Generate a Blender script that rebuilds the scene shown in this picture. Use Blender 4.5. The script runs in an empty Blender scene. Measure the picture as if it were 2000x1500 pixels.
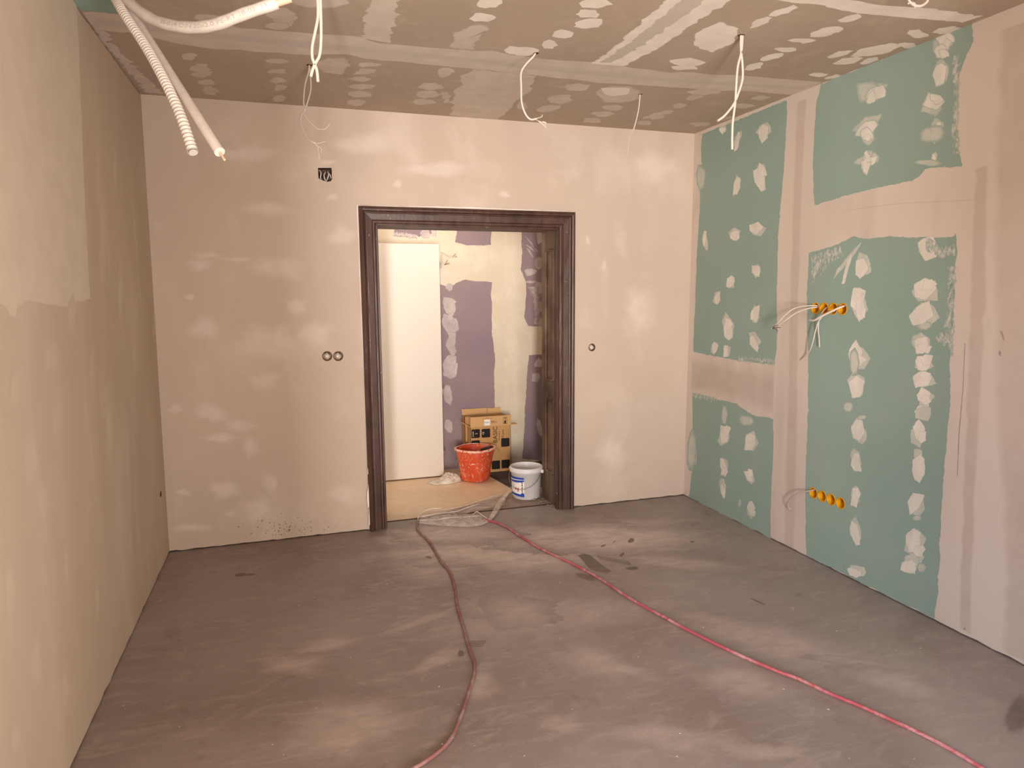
import bpy, math, random
from mathutils import Vector, Matrix, noise
from mathutils.geometry import tessellate_polygon
random.seed(7)
S = bpy.context.scene
COL = S.collection
PI = math.pi
H = 2.9            # room height
W = 3.900          # room width
YF = -5.55         # wall behind the camera
HY = 1.50          # far wall of the hallway
WT = 0.35          # thickness of the door wall

# ------------------------------------------------------------------ camera
CF, YAW, PIT, ROL = 1336.0, 0.31458, -0.13113, -0.00712
CP = Vector((0.81918, -4.83932, 1.68049))
_f = Vector((math.sin(YAW)*math.cos(PIT), math.cos(YAW)*math.cos(PIT), math.sin(PIT)))
_r = _f.cross(Vector((0, 0, 1))).normalized()
_u = _r.cross(_f)
_c, _s = math.cos(ROL), math.sin(ROL)
R_, U_ = _c*_r + _s*_u, -_s*_r + _c*_u
cam = bpy.data.cameras.new('camera'); cam.sensor_width = 36; cam.lens = CF/2000*36
co = bpy.data.objects.new('camera', cam); COL.objects.link(co)
m3 = Matrix((R_, U_, -_f)).transposed()
co.matrix_world = Matrix.Translation(CP) @ m3.to_4x4()
cam.clip_start = 0.05
S.camera = co

# ------------------------------------------------------------------ light
S.view_settings.view_transform = 'Standard'
S.view_settings.look = 'None'
S.view_settings.gamma = 1
S.view_settings.use_curve_mapping = False
S.view_settings.exposure = 0.32
wd = bpy.data.worlds.new('world'); S.world = wd; wd.use_nodes = True
wd.node_tree.nodes['Background'].inputs[0].default_value = (0.75, 0.85, 1.0, 1)
wd.node_tree.nodes['Background'].inputs[1].default_value = 0.6

def area(name, loc, target, sx, sy, power, color, spread=180):
    l = bpy.data.lights.new(name, 'AREA'); l.shape = 'RECTANGLE'; l.size = sx; l.size_y = sy
    l.energy = power; l.color = color; l.spread = math.radians(spread)
    o = bpy.data.objects.new(name, l); COL.objects.link(o); o.location = loc
    d = Vector(target) - Vector(loc)
    o.rotation_euler = d.to_track_quat('-Z', 'Y').to_euler()
    return o
# daylight outside the window behind the camera
area('daylight_sky', (-1.6, -8.6, 3.8), (2.8, -1.2, 0.2), 2.0, 1.6, 370, (0.60, 0.79, 1.0))
# sunlit house front across the street, warm, seen through the window at an angle from the left
area('sunlit_facade', (-0.85, -11.5, 1.1), (2.6, 0.0, 1.4), 0.7, 3.6, 830, (1.0, 0.975, 0.925))
# sunlit ground outside, shining up to the ceiling and the walls
area('sunlit_ground', (-1.2, -9.2, -0.5), (3.0, -1.5, 2.9), 3.0, 1.0, 260, (1.0, 0.90, 0.80))
area('sunlit_ground', (1.75, -5.95, 0.9), (0.0, -4.4, 2.3), 1.2, 1.4, 200, (1.0, 0.93, 0.83))
# daylight in the hallway (from its window out of view on the left)
area('hallway_daylight', (0.55, 0.85, 1.6), (3.0, 1.2, 1.1), 0.7, 1.9, 8, (1.0, 0.88, 0.72))
area('hallway_fill', (2.1, 0.9, 2.8), (2.1, 0.95, 0), 0.7, 0.5, 8, (1.0, 0.90, 0.80))  # added warm fill under the hallway ceiling, no fitting there

# ------------------------------------------------------------------ pixel -> place helpers
def ray(px, py):
    return _f + R_*((px-1000)/CF) - U_*((py-750)/CF)
def depth(px, py, d):
    return CP + ray(px, py)*d
class Plane:
    raw = False
    def __init__(s, o, pu, pv):
        s.o = Vector(o); s.u = (Vector(pu)-s.o).normalized()
        v = Vector(pv)-s.o; v -= s.u*v.dot(s.u); s.v = v.normalized()
        s.n = s.u.cross(s.v)
        if s.n.dot(CP-s.o) < 0: s.n = -s.n
    def hit(s, px, py):
        d = ray(px, py); t = (s.o-CP).dot(s.n)/d.dot(s.n)
        return CP + d*t
    def uv(s, p): 
        q = Vector(p)-s.o
        return (q.dot(s.u), q.dot(s.v))
    def px(s, px, py): return s.uv(s.hit(px, py))
    def p3(s, uv, off=0.0):
        if 0 < off < .0061 and not s.raw: off *= .12     # coats of filler are fractions of a millimetre thick
        return s.o + s.u*uv[0] + s.v*uv[1] + s.n*off
XL, XR = 0.032, W+0.010   # wall tops lean a little
P_floor = Plane((0, 0, 0), (1, 0, 0), (0, -1, 0))
P_ceil = Plane((0, 0, H), (W, 0, H+0.0116), (0, -1, H))
P_left = Plane((0, 0, 0), (0, -1, 0), (XL, 0, H))
P_right = Plane((W, 0, 0), (W, -1, 0), (XR, 0, H))
P_back = Plane((0, 0, 0), (1, 0, 0), (0, 0, 1))
P_hall = Plane((0, HY, 0), (1, HY, 0), (0, HY, 1))
P_hfloor = Plane((0, 0, 0.0), (1, 0, 0), (0, 1, 0))

# ------------------------------------------------------------------ materials
def lin(c):
    c = c/255.0
    return c/12.92 if c <= 0.04045 else ((c+0.055)/1.055)**2.4
def rgb(r, g, b): return (lin(r), lin(g), lin(b), 1)
class NT:
    def __init__(s, name):
        s.m = bpy.data.materials.new(name); s.m.use_nodes = True
        s.t = s.m.node_tree; s.b = s.t.nodes['Principled BSDF']; s.out = s.t.nodes['Material Output']
    def n(s, typ, **kw):
        x = s.t.nodes.new(typ)
        for k, v in kw.items(): setattr(x, k, v)
        return x
    def l(s, a, b): s.t.links.new(a, b)
    def coord(s, scale=(1, 1, 1), rot=(0, 0, 0)):
        c = s.n('ShaderNodeTexCoord'); m = s.n('ShaderNodeMapping')
        m.inputs['Scale'].default_value = scale; m.inputs['Rotation'].default_value = rot
        s.l(c.outputs['Object'], m.inputs['Vector']); return m.outputs[0]
    def noise(s, scale, detail=4, rough=0.55, vec=None, dist=0.0):
        x = s.n('ShaderNodeTexNoise'); x.inputs['Scale'].default_value = scale
        x.inputs['Detail'].default_value = detail; x.inputs['Roughness'].default_value = rough
        x.inputs['Distortion'].default_value = dist
        s.l(vec if vec is not None else s.coord(), x.inputs['Vector']); return x.outputs['Fac']
    def ramp(s, fac, lo, hi):
        x = s.n('ShaderNodeMapRange'); x.inputs['From Min'].default_value = lo; x.inputs['From Max'].default_value = hi
        s.l(fac, x.inputs['Value']); return x.outputs['Result']
    def math(s, op, a, b=None, clamp=False):
        x = s.n('ShaderNodeMath', operation=op); x.use_clamp = clamp
        for i, v in enumerate((a, b)):
            if v is None: continue
            if isinstance(v, (int, float)): x.inputs[i].default_value = v
            else: s.l(v, x.inputs[i])
        return x.outputs[0]
    def mix(s, fac, a, b):
        x = s.n('ShaderNodeMix', data_type='RGBA')
        if isinstance(fac, (int, float)): x.inputs[0].default_value = fac
        else: s.l(fac, x.inputs[0])
        for i, v in ((6, a), (7, b)):
            if isinstance(v, tuple): x.inputs[i].default_value = v
            else: s.l(v, x.inputs[i])
        return x.outputs[2]
    def bump(s, h, strength, dist=0.01):
        x = s.n('ShaderNodeBump'); x.inputs['Strength'].default_value = strength; x.inputs['Distance'].default_value = dist
        s.l(h, x.inputs['Height']); s.l(x.outputs[0], s.b.inputs['Normal'])
    def base(s, c):
        if isinstance(c, tuple): s.b.inputs['Base Color'].default_value = c
        else: s.l(c, s.b.inputs['Base Color'])
    def rough(s, r, spec=0.3):
        s.b.inputs['Roughness'].default_value = r; s.b.inputs['Specular IOR Level'].default_value = spec

UC = {}
UB = {}
RG = {}
def simple(name, c, rough=0.6, spec=0.3, c2=None, scale=8, stretch=(1, 1, 1), lo=.35, hi=.65, bump=0, bscale=60, metal=0):
    n = NT(name); n.rough(rough, spec); n.b.inputs['Metallic'].default_value = metal
    fn = (lambda n: n.mix(n.ramp(n.noise(scale, 5, vec=n.coord(stretch)), lo, hi), c, c2)) if c2 else (lambda n: c)
    n.base(fn(n)); UC[name] = fn
    if bump: n.bump(n.noise(bscale, 3), bump, 0.004)
    return n.m

def plaster(name, c, c2, c3, s1=1.3, s2=5, stretch=(1, 1, 1), bump=0.12):
    n = NT(name); n.rough(0.85, 0.15)
    def fn(n):
        v = n.coord(stretch)
        a = n.mix(n.ramp(n.noise(s1, 3, vec=v), .38, .62), c, c2)
        return n.mix(n.ramp(n.noise(s2, 6, .6, vec=v, dist=.4), .52, .72), a, c3)
    n.base(fn(n)); UC[name] = fn
    bf = lambda n: n.bump(n.noise(14, 6, .65, vec=n.coord(stretch)), bump, 0.006)
    bf(n); UB[name] = bf
    return n.m

def coat(name, c, c2, under, opacity=1.0, edge=1.6, nscale=40, gain=2.6, thin=0.0, stretch=(1, 1, 1), rough=0.85):
    """thin coat of filler or dust; the attribute 'cov' falls to 0 at its rim, where the surface below shows"""
    n = NT(name); n.rough(rough, 0.15)
    v = n.coord(stretch)
    top = n.mix(n.ramp(n.noise(9, 4, vec=v), .35, .65), c, c2)
    at = n.n('ShaderNodeAttribute'); at.attribute_name = 'cov'
    nz = n.noise(nscale, 5, .7, vec=v)
    a = n.math('MULTIPLY', at.outputs['Fac'], gain)
    b = n.math('MULTIPLY', n.math('SUBTRACT', nz, 0.5), edge)
    al = n.math('ADD', a, b, clamp=True)
    n.l(n.math('GREATER_THAN', al, .02), n.b.inputs['Alpha'])
    if thin:
        t = n.ramp(n.noise(7, 4, .6, vec=v), .3, .65)
        t = n.math('ADD', n.math('MULTIPLY', t, thin), 1-thin)
        al = n.math('MULTIPLY', al, t)
    al = n.math('MULTIPLY', al, opacity)
    fn = lambda n: n.mix(al, UC[under](n), top)
    n.base(n.mix(al, UC[under](n), top))
    UC[name] = lambda n: c
    if under in UB: UB[under](n)
    if under in RG: n.rough(*RG[under])
    return n.m

M = {}
M['wall_back'] = plaster('grey plaster', rgb(188, 167, 151), rgb(194, 173, 157), rgb(200, 180, 165), .8, 2.6, (1, 1, .8), .07)
M['wall_left'] = plaster('troweled plaster', rgb(186, 166, 146), rgb(194, 174, 155), rgb(200, 182, 163), 1.6, 3.2, (1, .9, .3), .07)
M['wall_right'] = plaster('joint filler', rgb(212, 197, 185), rgb(205, 190, 178), rgb(196, 180, 169), 1.0, 2.4, (1, 1, .3))
M['wall_hall'] = plaster('cream filler', rgb(222, 206, 184), rgb(214, 198, 176), rgb(226, 210, 190))
M['green'] = simple('green plasterboard', rgb(140, 161, 150), .8, .2, rgb(147, 163, 153), 1.6)
M['purple'] = simple('purple plasterboard', rgb(156, 134, 134), .8, .2, rgb(144, 124, 132), 2)
M['ceil'] = plaster('grey brown plasterboard', rgb(175, 155, 138), rgb(168, 149, 132), rgb(179, 160, 142), 1.5, 6, bump=.03)
M['filler'] = coat('white filler spot', rgb(232, 222, 211), rgb(222, 211, 200), 'green plasterboard', 0.97, 1.5, 42, 2.4, .3, (1, 1, .5))
M['fleck_p'] = coat('rough filler stipple on purple', rgb(214, 202, 196), rgb(200, 188, 184), 'purple plasterboard', 1, 5.0, 70, .9)
M['filler_p'] = coat('white filler spot on purple', rgb(214, 202, 196), rgb(200, 188, 184), 'purple plasterboard', 0.9, 1.6, 60, 2.6, .5)
M['smear_h'] = coat('cream smear', rgb(230, 214, 194), rgb(214, 198, 176), 'cream filler', .6, 1, 8, 1.3, .3)
M['filler_thin'] = coat('thin filler smear', rgb(222, 212, 200), rgb(212, 202, 190), 'green plasterboard', 0.72, 1.6, 40, 2.0, .45, (1, 1, .5))
M['fleck'] = coat('rough filler stipple', rgb(208, 198, 188), rgb(214, 204, 192), 'green plasterboard', .85, 5.5, 52, .45, 0, (1, 1, .6))
M['cfill'] = coat('ceiling filler', rgb(208, 192, 178), rgb(198, 182, 168), 'grey brown plasterboard', 0.9, 1.2, 30, 2.6, .35)
M['cband'] = coat('ceiling joint filler', rgb(206, 190, 176), rgb(197, 181, 167), 'grey brown plasterboard', 0.97, .8, 24, 6, .12)
M['cwhite'] = coat('fresh ceiling filler', rgb(232, 220, 208), rgb(222, 209, 197), 'grey brown plasterboard', 0.97, 1, 24, 5, .1)
M['ctape'] = coat('joint tape filler', rgb(190, 177, 165), rgb(184, 171, 159), 'ceiling joint filler', 0.8, .8, 24, 5, .1)
M['crack'] = coat('thin dark scrape line', rgb(150, 128, 114), rgb(140, 118, 104), 'joint filler', .8, .5, 60, 3)  # darker scrape line and small marks in the filler
M['tape'] = coat('drying filler strip and painted shade', rgb(180, 160, 147), rgb(186, 167, 154), 'joint filler', 0.6, .8, 6, 1.6, .3)
M['smear'] = coat('lighter plaster smear', rgb(222, 204, 192), rgb(214, 196, 184), 'grey plaster', 0.55, .8, 7, 1.15, .4)
M['smear_side'] = coat('trowel streak', rgb(212, 194, 176), rgb(204, 186, 168), 'troweled plaster', 0.5, .5, 7, 1.3, .5, (1, 1, .4))
M['first_coat'] = coat('smooth finishing coat', rgb(208, 192, 174), rgb(203, 187, 169), 'troweled plaster', 1, .4, 40, 8)
M['white_rough'] = coat('white plaster edge', rgb(232, 216, 204), rgb(220, 204, 190), 'grey plaster', 1, 2.0, 60, 3)
M['dark_speck'] = simple('dark stain', rgb(70, 50, 40), .9)
M['hole'] = simple('raw masonry', rgb(60, 44, 36), .95, .1, rgb(104, 84, 70), 30)
M['yellow'] = simple('yellow plastic', rgb(226, 160, 20), .45, .4, rgb(214, 148, 24), 20)
M['beige_box'] = simple('plaster smeared box', rgb(176, 152, 128), .8, .2, rgb(92, 70, 54), 45)
M['wire'] = simple('white cable', rgb(206, 190, 178), .5, .4)
M['wire_grey'] = simple('grey cable', rgb(176, 160, 148), .5, .3)
M['wire_end'] = simple('brown core', rgb(96, 70, 56), .5, .3)
M['pipe'] = simple('white pipe sleeve', rgb(218, 206, 197), .45, .4, rgb(208, 196, 187), 30)
M['pipe_in'] = simple('pinkish pipe core', rgb(238, 190, 160), .4, .4)
M['print'] = simple('grey print', rgb(178, 166, 158), .7)
M['door_white'] = simple('white laminate', rgb(222, 210, 198), .4, .35)
M['metal'] = simple('dull steel', rgb(150, 140, 130), .35, .5, metal=.8)
M['card'] = simple('cardboard', rgb(196, 150, 100), .8, .2, rgb(188, 142, 92), 6)
M['card_in'] = simple('cardboard inside', rgb(206, 162, 112), .8, .2)
M['black'] = simple('black print', rgb(38, 30, 28), .7, .2)
M['sticker'] = simple('white sticker', rgb(238, 230, 222), .6)
M['white_plastic'] = simple('white plastic', rgb(226, 218, 218), .4, .4, rgb(214, 206, 206), 5)
M['blue'] = simple('blue print', rgb(44, 72, 160), .5)
M['red'] = simple('red print', rgb(200, 50, 50), .5)
M['rag'] = simple('dirty white cloth', rgb(222, 208, 194), .95, .1, rgb(176, 160, 146), 26, lo=.4, hi=.75, bump=.4)
M['grip'] = simple('black rubber grip', rgb(30, 22, 20), .6, .3, rgb(70, 52, 44), 80)
M['rubble'] = simple('plaster rubble', rgb(176, 160, 150), .95, .1, rgb(120, 104, 96), 30)

def casing_mat():
    n = NT('old brown varnished wood'); n.rough(.42, .4)
    v = n.coord((6, 6, .6))
    a = n.mix(n.ramp(n.noise(3, 6, .65, vec=v), .35, .7), rgb(62, 38, 32), rgb(88, 60, 50))
    a = n.mix(n.ramp(n.noise(2.2, 5, .6), .55, .75), a, rgb(42, 24, 18))
    a = n.mix(n.ramp(n.noise(55, 3, .7), .69, .75), a, rgb(190, 168, 152))
    n.base(a); n.bump(n.noise(12, 6, .7, vec=v), .25, .003)
    return n.m
M['casing'] = casing_mat()
def jamb_mat():
    n = NT('worn dusty wood'); n.rough(.6, .3)
    v = n.coord((8, 8, .5))
    a = n.mix(n.ramp(n.noise(3, 6, .65, vec=v), .3, .7), rgb(84, 62, 48), rgb(128, 104, 84))
    a = n.mix(n.ramp(n.noise(1.8, 5, .6), .5, .7), a, rgb(62, 42, 32))
    a = n.mix(n.ramp(n.noise(60, 3, .7), .68, .76), a, rgb(190, 172, 154))
    n.base(a); n.bump(n.noise(12, 6, .7, vec=v), .3, .003)
    return n.m
M['jamb'] = jamb_mat()
def floor_mat():
    n = NT('dusty screed'); n.rough(.5, .55)
    def fn(n):
        a = n.mix(n.ramp(n.noise(.75, 4, .6, dist=.6), .38, .62), rgb(136, 120, 112), rgb(154, 140, 134))
        v = n.coord((1.0, 2.6, 1), (0, 0, .5))
        a = n.mix(n.ramp(n.noise(5, 8, .68, vec=v, dist=1.2), .5, .78), a, rgb(170, 154, 146))
        a = n.mix(n.ramp(n.noise(2.6, 8, .7, dist=2), .58, .8), a, rgb(116, 98, 88))
        return n.mix(n.ramp(n.noise(46, 2, .5), .77, .80), a, rgb(190, 174, 164))
    n.base(fn(n)); UC['dusty screed'] = fn
    bf = lambda n: n.bump(n.math('ADD', n.noise(90, 4, .6), n.math('MULTIPLY', n.noise(6, 5, .6, vec=n.coord((1.0, 2.6, 1), (0, 0, .5))), 2.0)), .2, .003)
    bf(n); UB['dusty screed'] = bf; RG['dusty screed'] = (.5, .55)
    return n.m
M['floor'] = floor_mat()
M['dust'] = coat('pale dust', rgb(200, 180, 170), rgb(184, 166, 158), 'dusty screed', 0.62, 1.1, 9, 1.15, .6, (1, 2.2, 1))
M['dust_sheen'] = coat('pale dust and painted sheen', rgb(222, 202, 190), rgb(206, 186, 174), 'dusty screed', 0.8, 1.0, 8, 1.2, .5, (1, 2, 1))  # real dust, lightened further to paint in the sheen before the door
M['damp'] = coat('damp screed', rgb(84, 66, 56), rgb(94, 76, 64), 'dusty screed', 0.75, 1.2, 30, 1.8, .3)
M['scrape'] = coat('scraped screed', rgb(104, 86, 72), rgb(96, 80, 68), 'dusty screed', 0.9, .8, 60, 3.5, .2)
def tile_mat():
    n = NT('beige stone tile'); n.rough(.4, .35)
    a = n.mix(n.ramp(n.noise(3.5, 7, .65, dist=1), .35, .7), rgb(232, 204, 172), rgb(220, 190, 158))
    a = n.mix(n.ramp(n.noise(9, 6, .7, dist=2), .6, .75), a, rgb(184, 152, 120))
    br = n.n('ShaderNodeTexBrick'); br.offset = 0.0
    br.inputs['Scale'].default_value = 1.0; br.inputs['Brick Width'].default_value = .6; br.inputs['Row Height'].default_value = .6
    br.inputs['Mortar Size'].default_value = .0016
    br.inputs['Color1'].default_value = (0, 0, 0, 1); br.inputs['Color2'].default_value = (0, 0, 0, 1); br.inputs['Mortar'].default_value = (1, 1, 1, 1)
    n.l(n.coord((1, 1, 1), (0, 0, .28)), br.inputs['Vector'])
    a = n.mix(br.outputs['Color'], a, rgb(228, 206, 176))
    n.base(a); return n.m
M['tile'] = tile_mat()
M['darkfloor'] = simple('dark primed screed', rgb(70, 62, 62), .55, .35, rgb(92, 82, 80), 9, lo=.4, hi=.8)
M['hallscreed'] = simple('dusty threshold screed', rgb(160, 140, 126), .75, .25, rgb(138, 118, 106), 12)
def bucket_mat():
    n = NT('orange splattered plastic'); n.rough(.45, .35)
    a = n.mix(n.ramp(n.noise(4, 3), .35, .7), rgb(214, 84, 44), rgb(196, 70, 40))
    a = n.mix(n.ramp(n.noise(30, 5, .7, dist=1.5), .58, .64), a, rgb(232, 204, 190))
    a = n.mix(n.ramp(n.noise(12, 6, .7, vec=n.coord((1, 1, .35))), .54, .72), a, rgb(216, 150, 122))
    n.base(a); return n.m
M['orange'] = bucket_mat()
M['orange_rim'] = simple('plaster caked rim', rgb(224, 96, 66), .6, .3, rgb(236, 200, 184), 40, lo=.4, hi=.55)
M['gray_paste'] = simple('grey filler paste', rgb(186, 180, 170), .6, .3, rgb(170, 164, 156), 12, bump=.3)
def hose_mat(name, c1, c2):
    n = NT(name); n.rough(.5, .35)
    a = n.mix(n.ramp(n.noise(22, 6, .7, dist=1), .42, .62), c1, c2)
    a = n.mix(n.ramp(n.noise(5, 3), .45, .6), a, c1)
    n.base(a); return n.m
M['hose_pink'] = hose_mat('pinkish red hose', rgb(176, 84, 92), rgb(198, 150, 148))
M['hose_grey'] = hose_mat('plaster greyed hose', rgb(142, 92, 88), rgb(160, 140, 134))
def film_mat():
    n = NT('milky plastic film'); n.rough(.3, .5)
    n.base(rgb(232, 216, 204))
    n.l(n.ramp(n.noise(9, 4, .6, dist=1), .35, .7), n.b.inputs['Alpha'])
    mr = n.b.inputs['Alpha'].links[0].from_node
    mr.inputs['To Min'].default_value = .30; mr.inputs['To Max'].default_value = .62
    n.bump(n.noise(14, 4, .6, dist=2.5), .25, .006)
    return n.m
M['film'] = film_mat()
M['film_fold'] = simple('bunched film edge', rgb(236, 222, 210), .3, .5)

# ------------------------------------------------------------------ mesh building
class MB:
    def __init__(s): s.v = []; s.f = []; s.mi = []; s.mats = []; s.cov = {}; s.sm = []
    def mid(s, m):
        if m not in s.mats: s.mats.append(m)
        return s.mats.index(m)
    def add(s, verts, faces, m, smooth=False, cov=None):
        b = len(s.v); s.v += [tuple(v) for v in verts]; k = s.mid(m)
        for f in faces: s.f.append([b+i for i in f]); s.mi.append(k); s.sm.append(smooth)
        if cov:
            for i, c in enumerate(cov): s.cov[b+i] = c
        return s
    def box(s, lo, hi, m, bev=0.0):
        x0, y0, z0 = lo; x1, y1, z1 = hi
        if bev <= 0:
            vs = [(x, y, z) for z in (z0, z1) for y in (y0, y1) for x in (x0, x1)]
            return s.add(vs, [(0, 2, 3, 1), (4, 5, 7, 6), (0, 1, 5, 4), (2, 6, 7, 3), (0, 4, 6, 2), (1, 3, 7, 5)], m)
        b = bev
        vs = []
        for sx, X in ((1, x0), (-1, x1)):
            for sy, Y in ((1, y0), (-1, y1)):
                for sz, Z in ((1, z0), (-1, z1)):
                    vs += [(X, Y+sy*b, Z+sz*b), (X+sx*b, Y, Z+sz*b), (X+sx*b, Y+sy*b, Z)]
        import bmesh
        bm = bmesh.new()
        for q in vs: bm.verts.new(q)
        bmesh.ops.convex_hull(bm, input=bm.verts)
        bm.verts.index_update()
        out = [tuple(v.co) for v in bm.verts]; fs = [[v.index for v in f.verts] for f in bm.faces]
        bm.free()
        return s.add(out, fs, m)
    def obj(s, name, parent=None, origin=None):
        me = bpy.data.meshes.new(name)
        o0 = Vector(origin) if origin is not None else Vector((0, 0, 0))
        me.from_pydata([tuple(Vector(v)-o0) for v in s.v], [], s.f)
        for m in s.mats: me.materials.append(M[m])
        me.polygons.foreach_set('material_index', s.mi)
        me.polygons.foreach_set('use_smooth', s.sm)
        if s.cov:
            a = me.attributes.new('cov', 'FLOAT', 'POINT')
            a.data.foreach_set('value', [s.cov.get(i, 1.0) for i in range(len(s.v))])
        me.update()
        ob = bpy.data.objects.new(name, me); COL.objects.link(ob)
        ob.location = o0
        if parent is not None:
            ob.parent = parent; ob.matrix_parent_inverse = Matrix.Identity(4)
            ob.location = o0 - parent.location if parent.parent is None else o0 - parent.location - parent.parent.location
        return ob

def thing(name, label, cat, loc, group=None):
    o = bpy.data.objects.new(name, None); COL.objects.link(o); o.location = loc; o.empty_display_size = .1
    o['label'] = label; o['category'] = cat
    if group: o['group'] = group
    return o
def tag(o, label, cat, group=None):
    o['label'] = label; o['category'] = cat
    if group: o['group'] = group
    return o
def struct(o, label=None, cat=None):
    o['kind'] = 'structure'
    if label: o['label'] = label
    if cat: o['category'] = cat
    return o

# ---- flat shapes on planes
def jag(poly, amp, step=0.012, seed=0):
    out = []; n = len(poly)
    for i in range(n):
        a = Vector((*poly[i], 0)); b = Vector((*poly[(i+1) % n], 0)); d = b-a; L = d.length
        if L < 1e-6: continue
        k = max(1, min(400, int(L/step))); nn = Vector((-d.y, d.x, 0))/L
        for j in range(k):
            t = j/k; p = a + d*t
            w = noise.fractal(Vector((p.x*9+seed, p.y*9, seed*1.7)), .7, 2.1, 6) + .6*noise.noise(Vector((p.x*75, p.y*75, seed)))
            p = p + nn*w*amp
            out.append((p.x, p.y))
    return out
def area2(p): return sum(p[i][0]*p[(i+1) % len(p)][1]-p[(i+1) % len(p)][0]*p[i][1] for i in range(len(p)))
def fill(mb, pl, poly, off, mat, holes=(), cov=None):
    loops = [[Vector((x, y, 0)) for x, y in poly]] + [[Vector((x, y, 0)) for x, y in h] for h in holes]
    flat = [p for l in loops for p in l]
    tris = tessellate_polygon(loops)
    vs = [pl.p3((p.x, p.y), off) for p in flat]
    fs = []
    for t in tris:
        a, b, c = [vs[i] for i in t]
        nn = (b-a).cross(c-a)
        fs.append(tuple(t) if nn.dot(pl.n) > 0 else tuple(reversed(t)))
    mb.add(vs, fs, mat, cov=cov)
_off = [0]
def nxt(base):
    _off[0] = (_off[0]+1) % 40
    return base + _off[0]*0.00003
def star(mb, pl, poly, mat, base=0.0012, amp=.004, rings=((1, 0), (.9, .35), (.72, .8), (.45, 1)), step=.012):
    """soft patch round its centre"""
    p = jag(poly, amp, step, random.random()*50)
    cx = sum(q[0] for q in p)/len(p); cy = sum(q[1] for q in p)/len(p); n = len(p); off = nxt(base)
    vs, cv, fs = [], [], []
    for s_, c in rings:
        for q in p: vs.append(pl.p3((cx+(q[0]-cx)*s_, cy+(q[1]-cy)*s_), off)); cv.append(c)
    vs.append(pl.p3((cx, cy), off)); cv.append(1.0)
    flip = 1 if area2(p)*(pl.u.cross(pl.v).dot(pl.n)) > 0 else -1
    for r in range(len(rings)-1):
        for i in range(n):
            j = (i+1) % n; f = (r*n+i, r*n+j, (r+1)*n+j, (r+1)*n+i); fs.append(f if flip > 0 else f[::-1])
    r = len(rings)-1
    for i in range(n):
        f = (r*n+i, r*n+(i+1) % n, len(vs)-1); fs.append(f if flip > 0 else f[::-1])
    mb.add(vs, fs, mat, cov=cv)
def pxpoly(pl, pts): return [pl.px(*p) for p in pts]
def blob(cx, cy, w, h, ang=0, k=None, j=.16):
    k = k or random.choice((6, 7, 8, 9)); a0 = random.random()*6.28; ca, sa = math.cos(math.radians(ang)), math.sin(math.radians(ang)); o = []
    for i in range(k):
        t = a0 + 2*PI*(i+random.uniform(-.22, .22))/k; r = 1+random.uniform(-j, j)
        x = math.cos(t)*w*.53*r; y = math.sin(t)*h*.53*r
        o.append((cx+x*ca-y*sa, cy+x*sa+y*ca))
    return o
def cloud(cx, cy, w, h, ang=0, k=48):
    sd = random.random()*90; ca, sa = math.cos(math.radians(ang)), math.sin(math.radians(ang)); o = []
    for i in range(k):
        t = 2*PI*i/k; r = 1+.5*noise.fractal(Vector((math.cos(t)*.9, math.sin(t)*.9, sd)), .8, 2.2, 3)
        x, y = math.cos(t)*w*.62*r, math.sin(t)*h*.62*r; o.append((cx+x*ca-y*sa, cy+x*sa+y*ca))
    return o
def clouds(mb, pl, lst, mat, base):
    for q in lst: star(mb, pl, pxpoly(pl, cloud(*q)), mat, base=base, amp=.0005, step=.2, rings=((1.05, 0), (.9, .12), (.72, .38), (.5, .72), (.3, .92), (.12, 1)))
def strokes(mb, pl, lst, mat, thin, **kw):
    """a filler spot as the knife leaves it: a thin pull under one or two thicker dabs"""
    for q in lst:
        cx, cy, w, h = q[:4]; an = q[4] if len(q) > 4 else 0
        ra = math.radians(an); t = random.uniform(-.16, .16)
        star(mb, pl, pxpoly(pl, blob(cx+w*random.uniform(-.12, .12), cy+h*t, w*1.06, h*.92, an+random.uniform(-16, 16), random.choice((5, 6, 7)), .22)), thin, **dict(kw, base=kw['base']*.8))
        star(mb, pl, pxpoly(pl, blob(cx-w*.06, cy-h*t*.6, w*.86, h*.86, an+random.uniform(-12, 12), random.choice((5, 6, 7)), .26)), mat, **kw)
        if h > 30 and random.random() < .6:
            star(mb, pl, pxpoly(pl, blob(cx+w*.08, cy+h*random.choice((-.22, .22)), w*.7, h*.5, an+random.uniform(-30, 30), 5, .3)), mat, **kw)
def spots(mb, pl, lst, mat, **kw):
    for q in lst: star(mb, pl, pxpoly(pl, blob(*q)), mat, **kw)
def patch(mb, pl, pts, mat, off, amp=.004, holes=(), step=.012):
    fill(mb, pl, jag(pxpoly(pl, pts), amp, step, random.random()*50), off, mat, holes)
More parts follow.
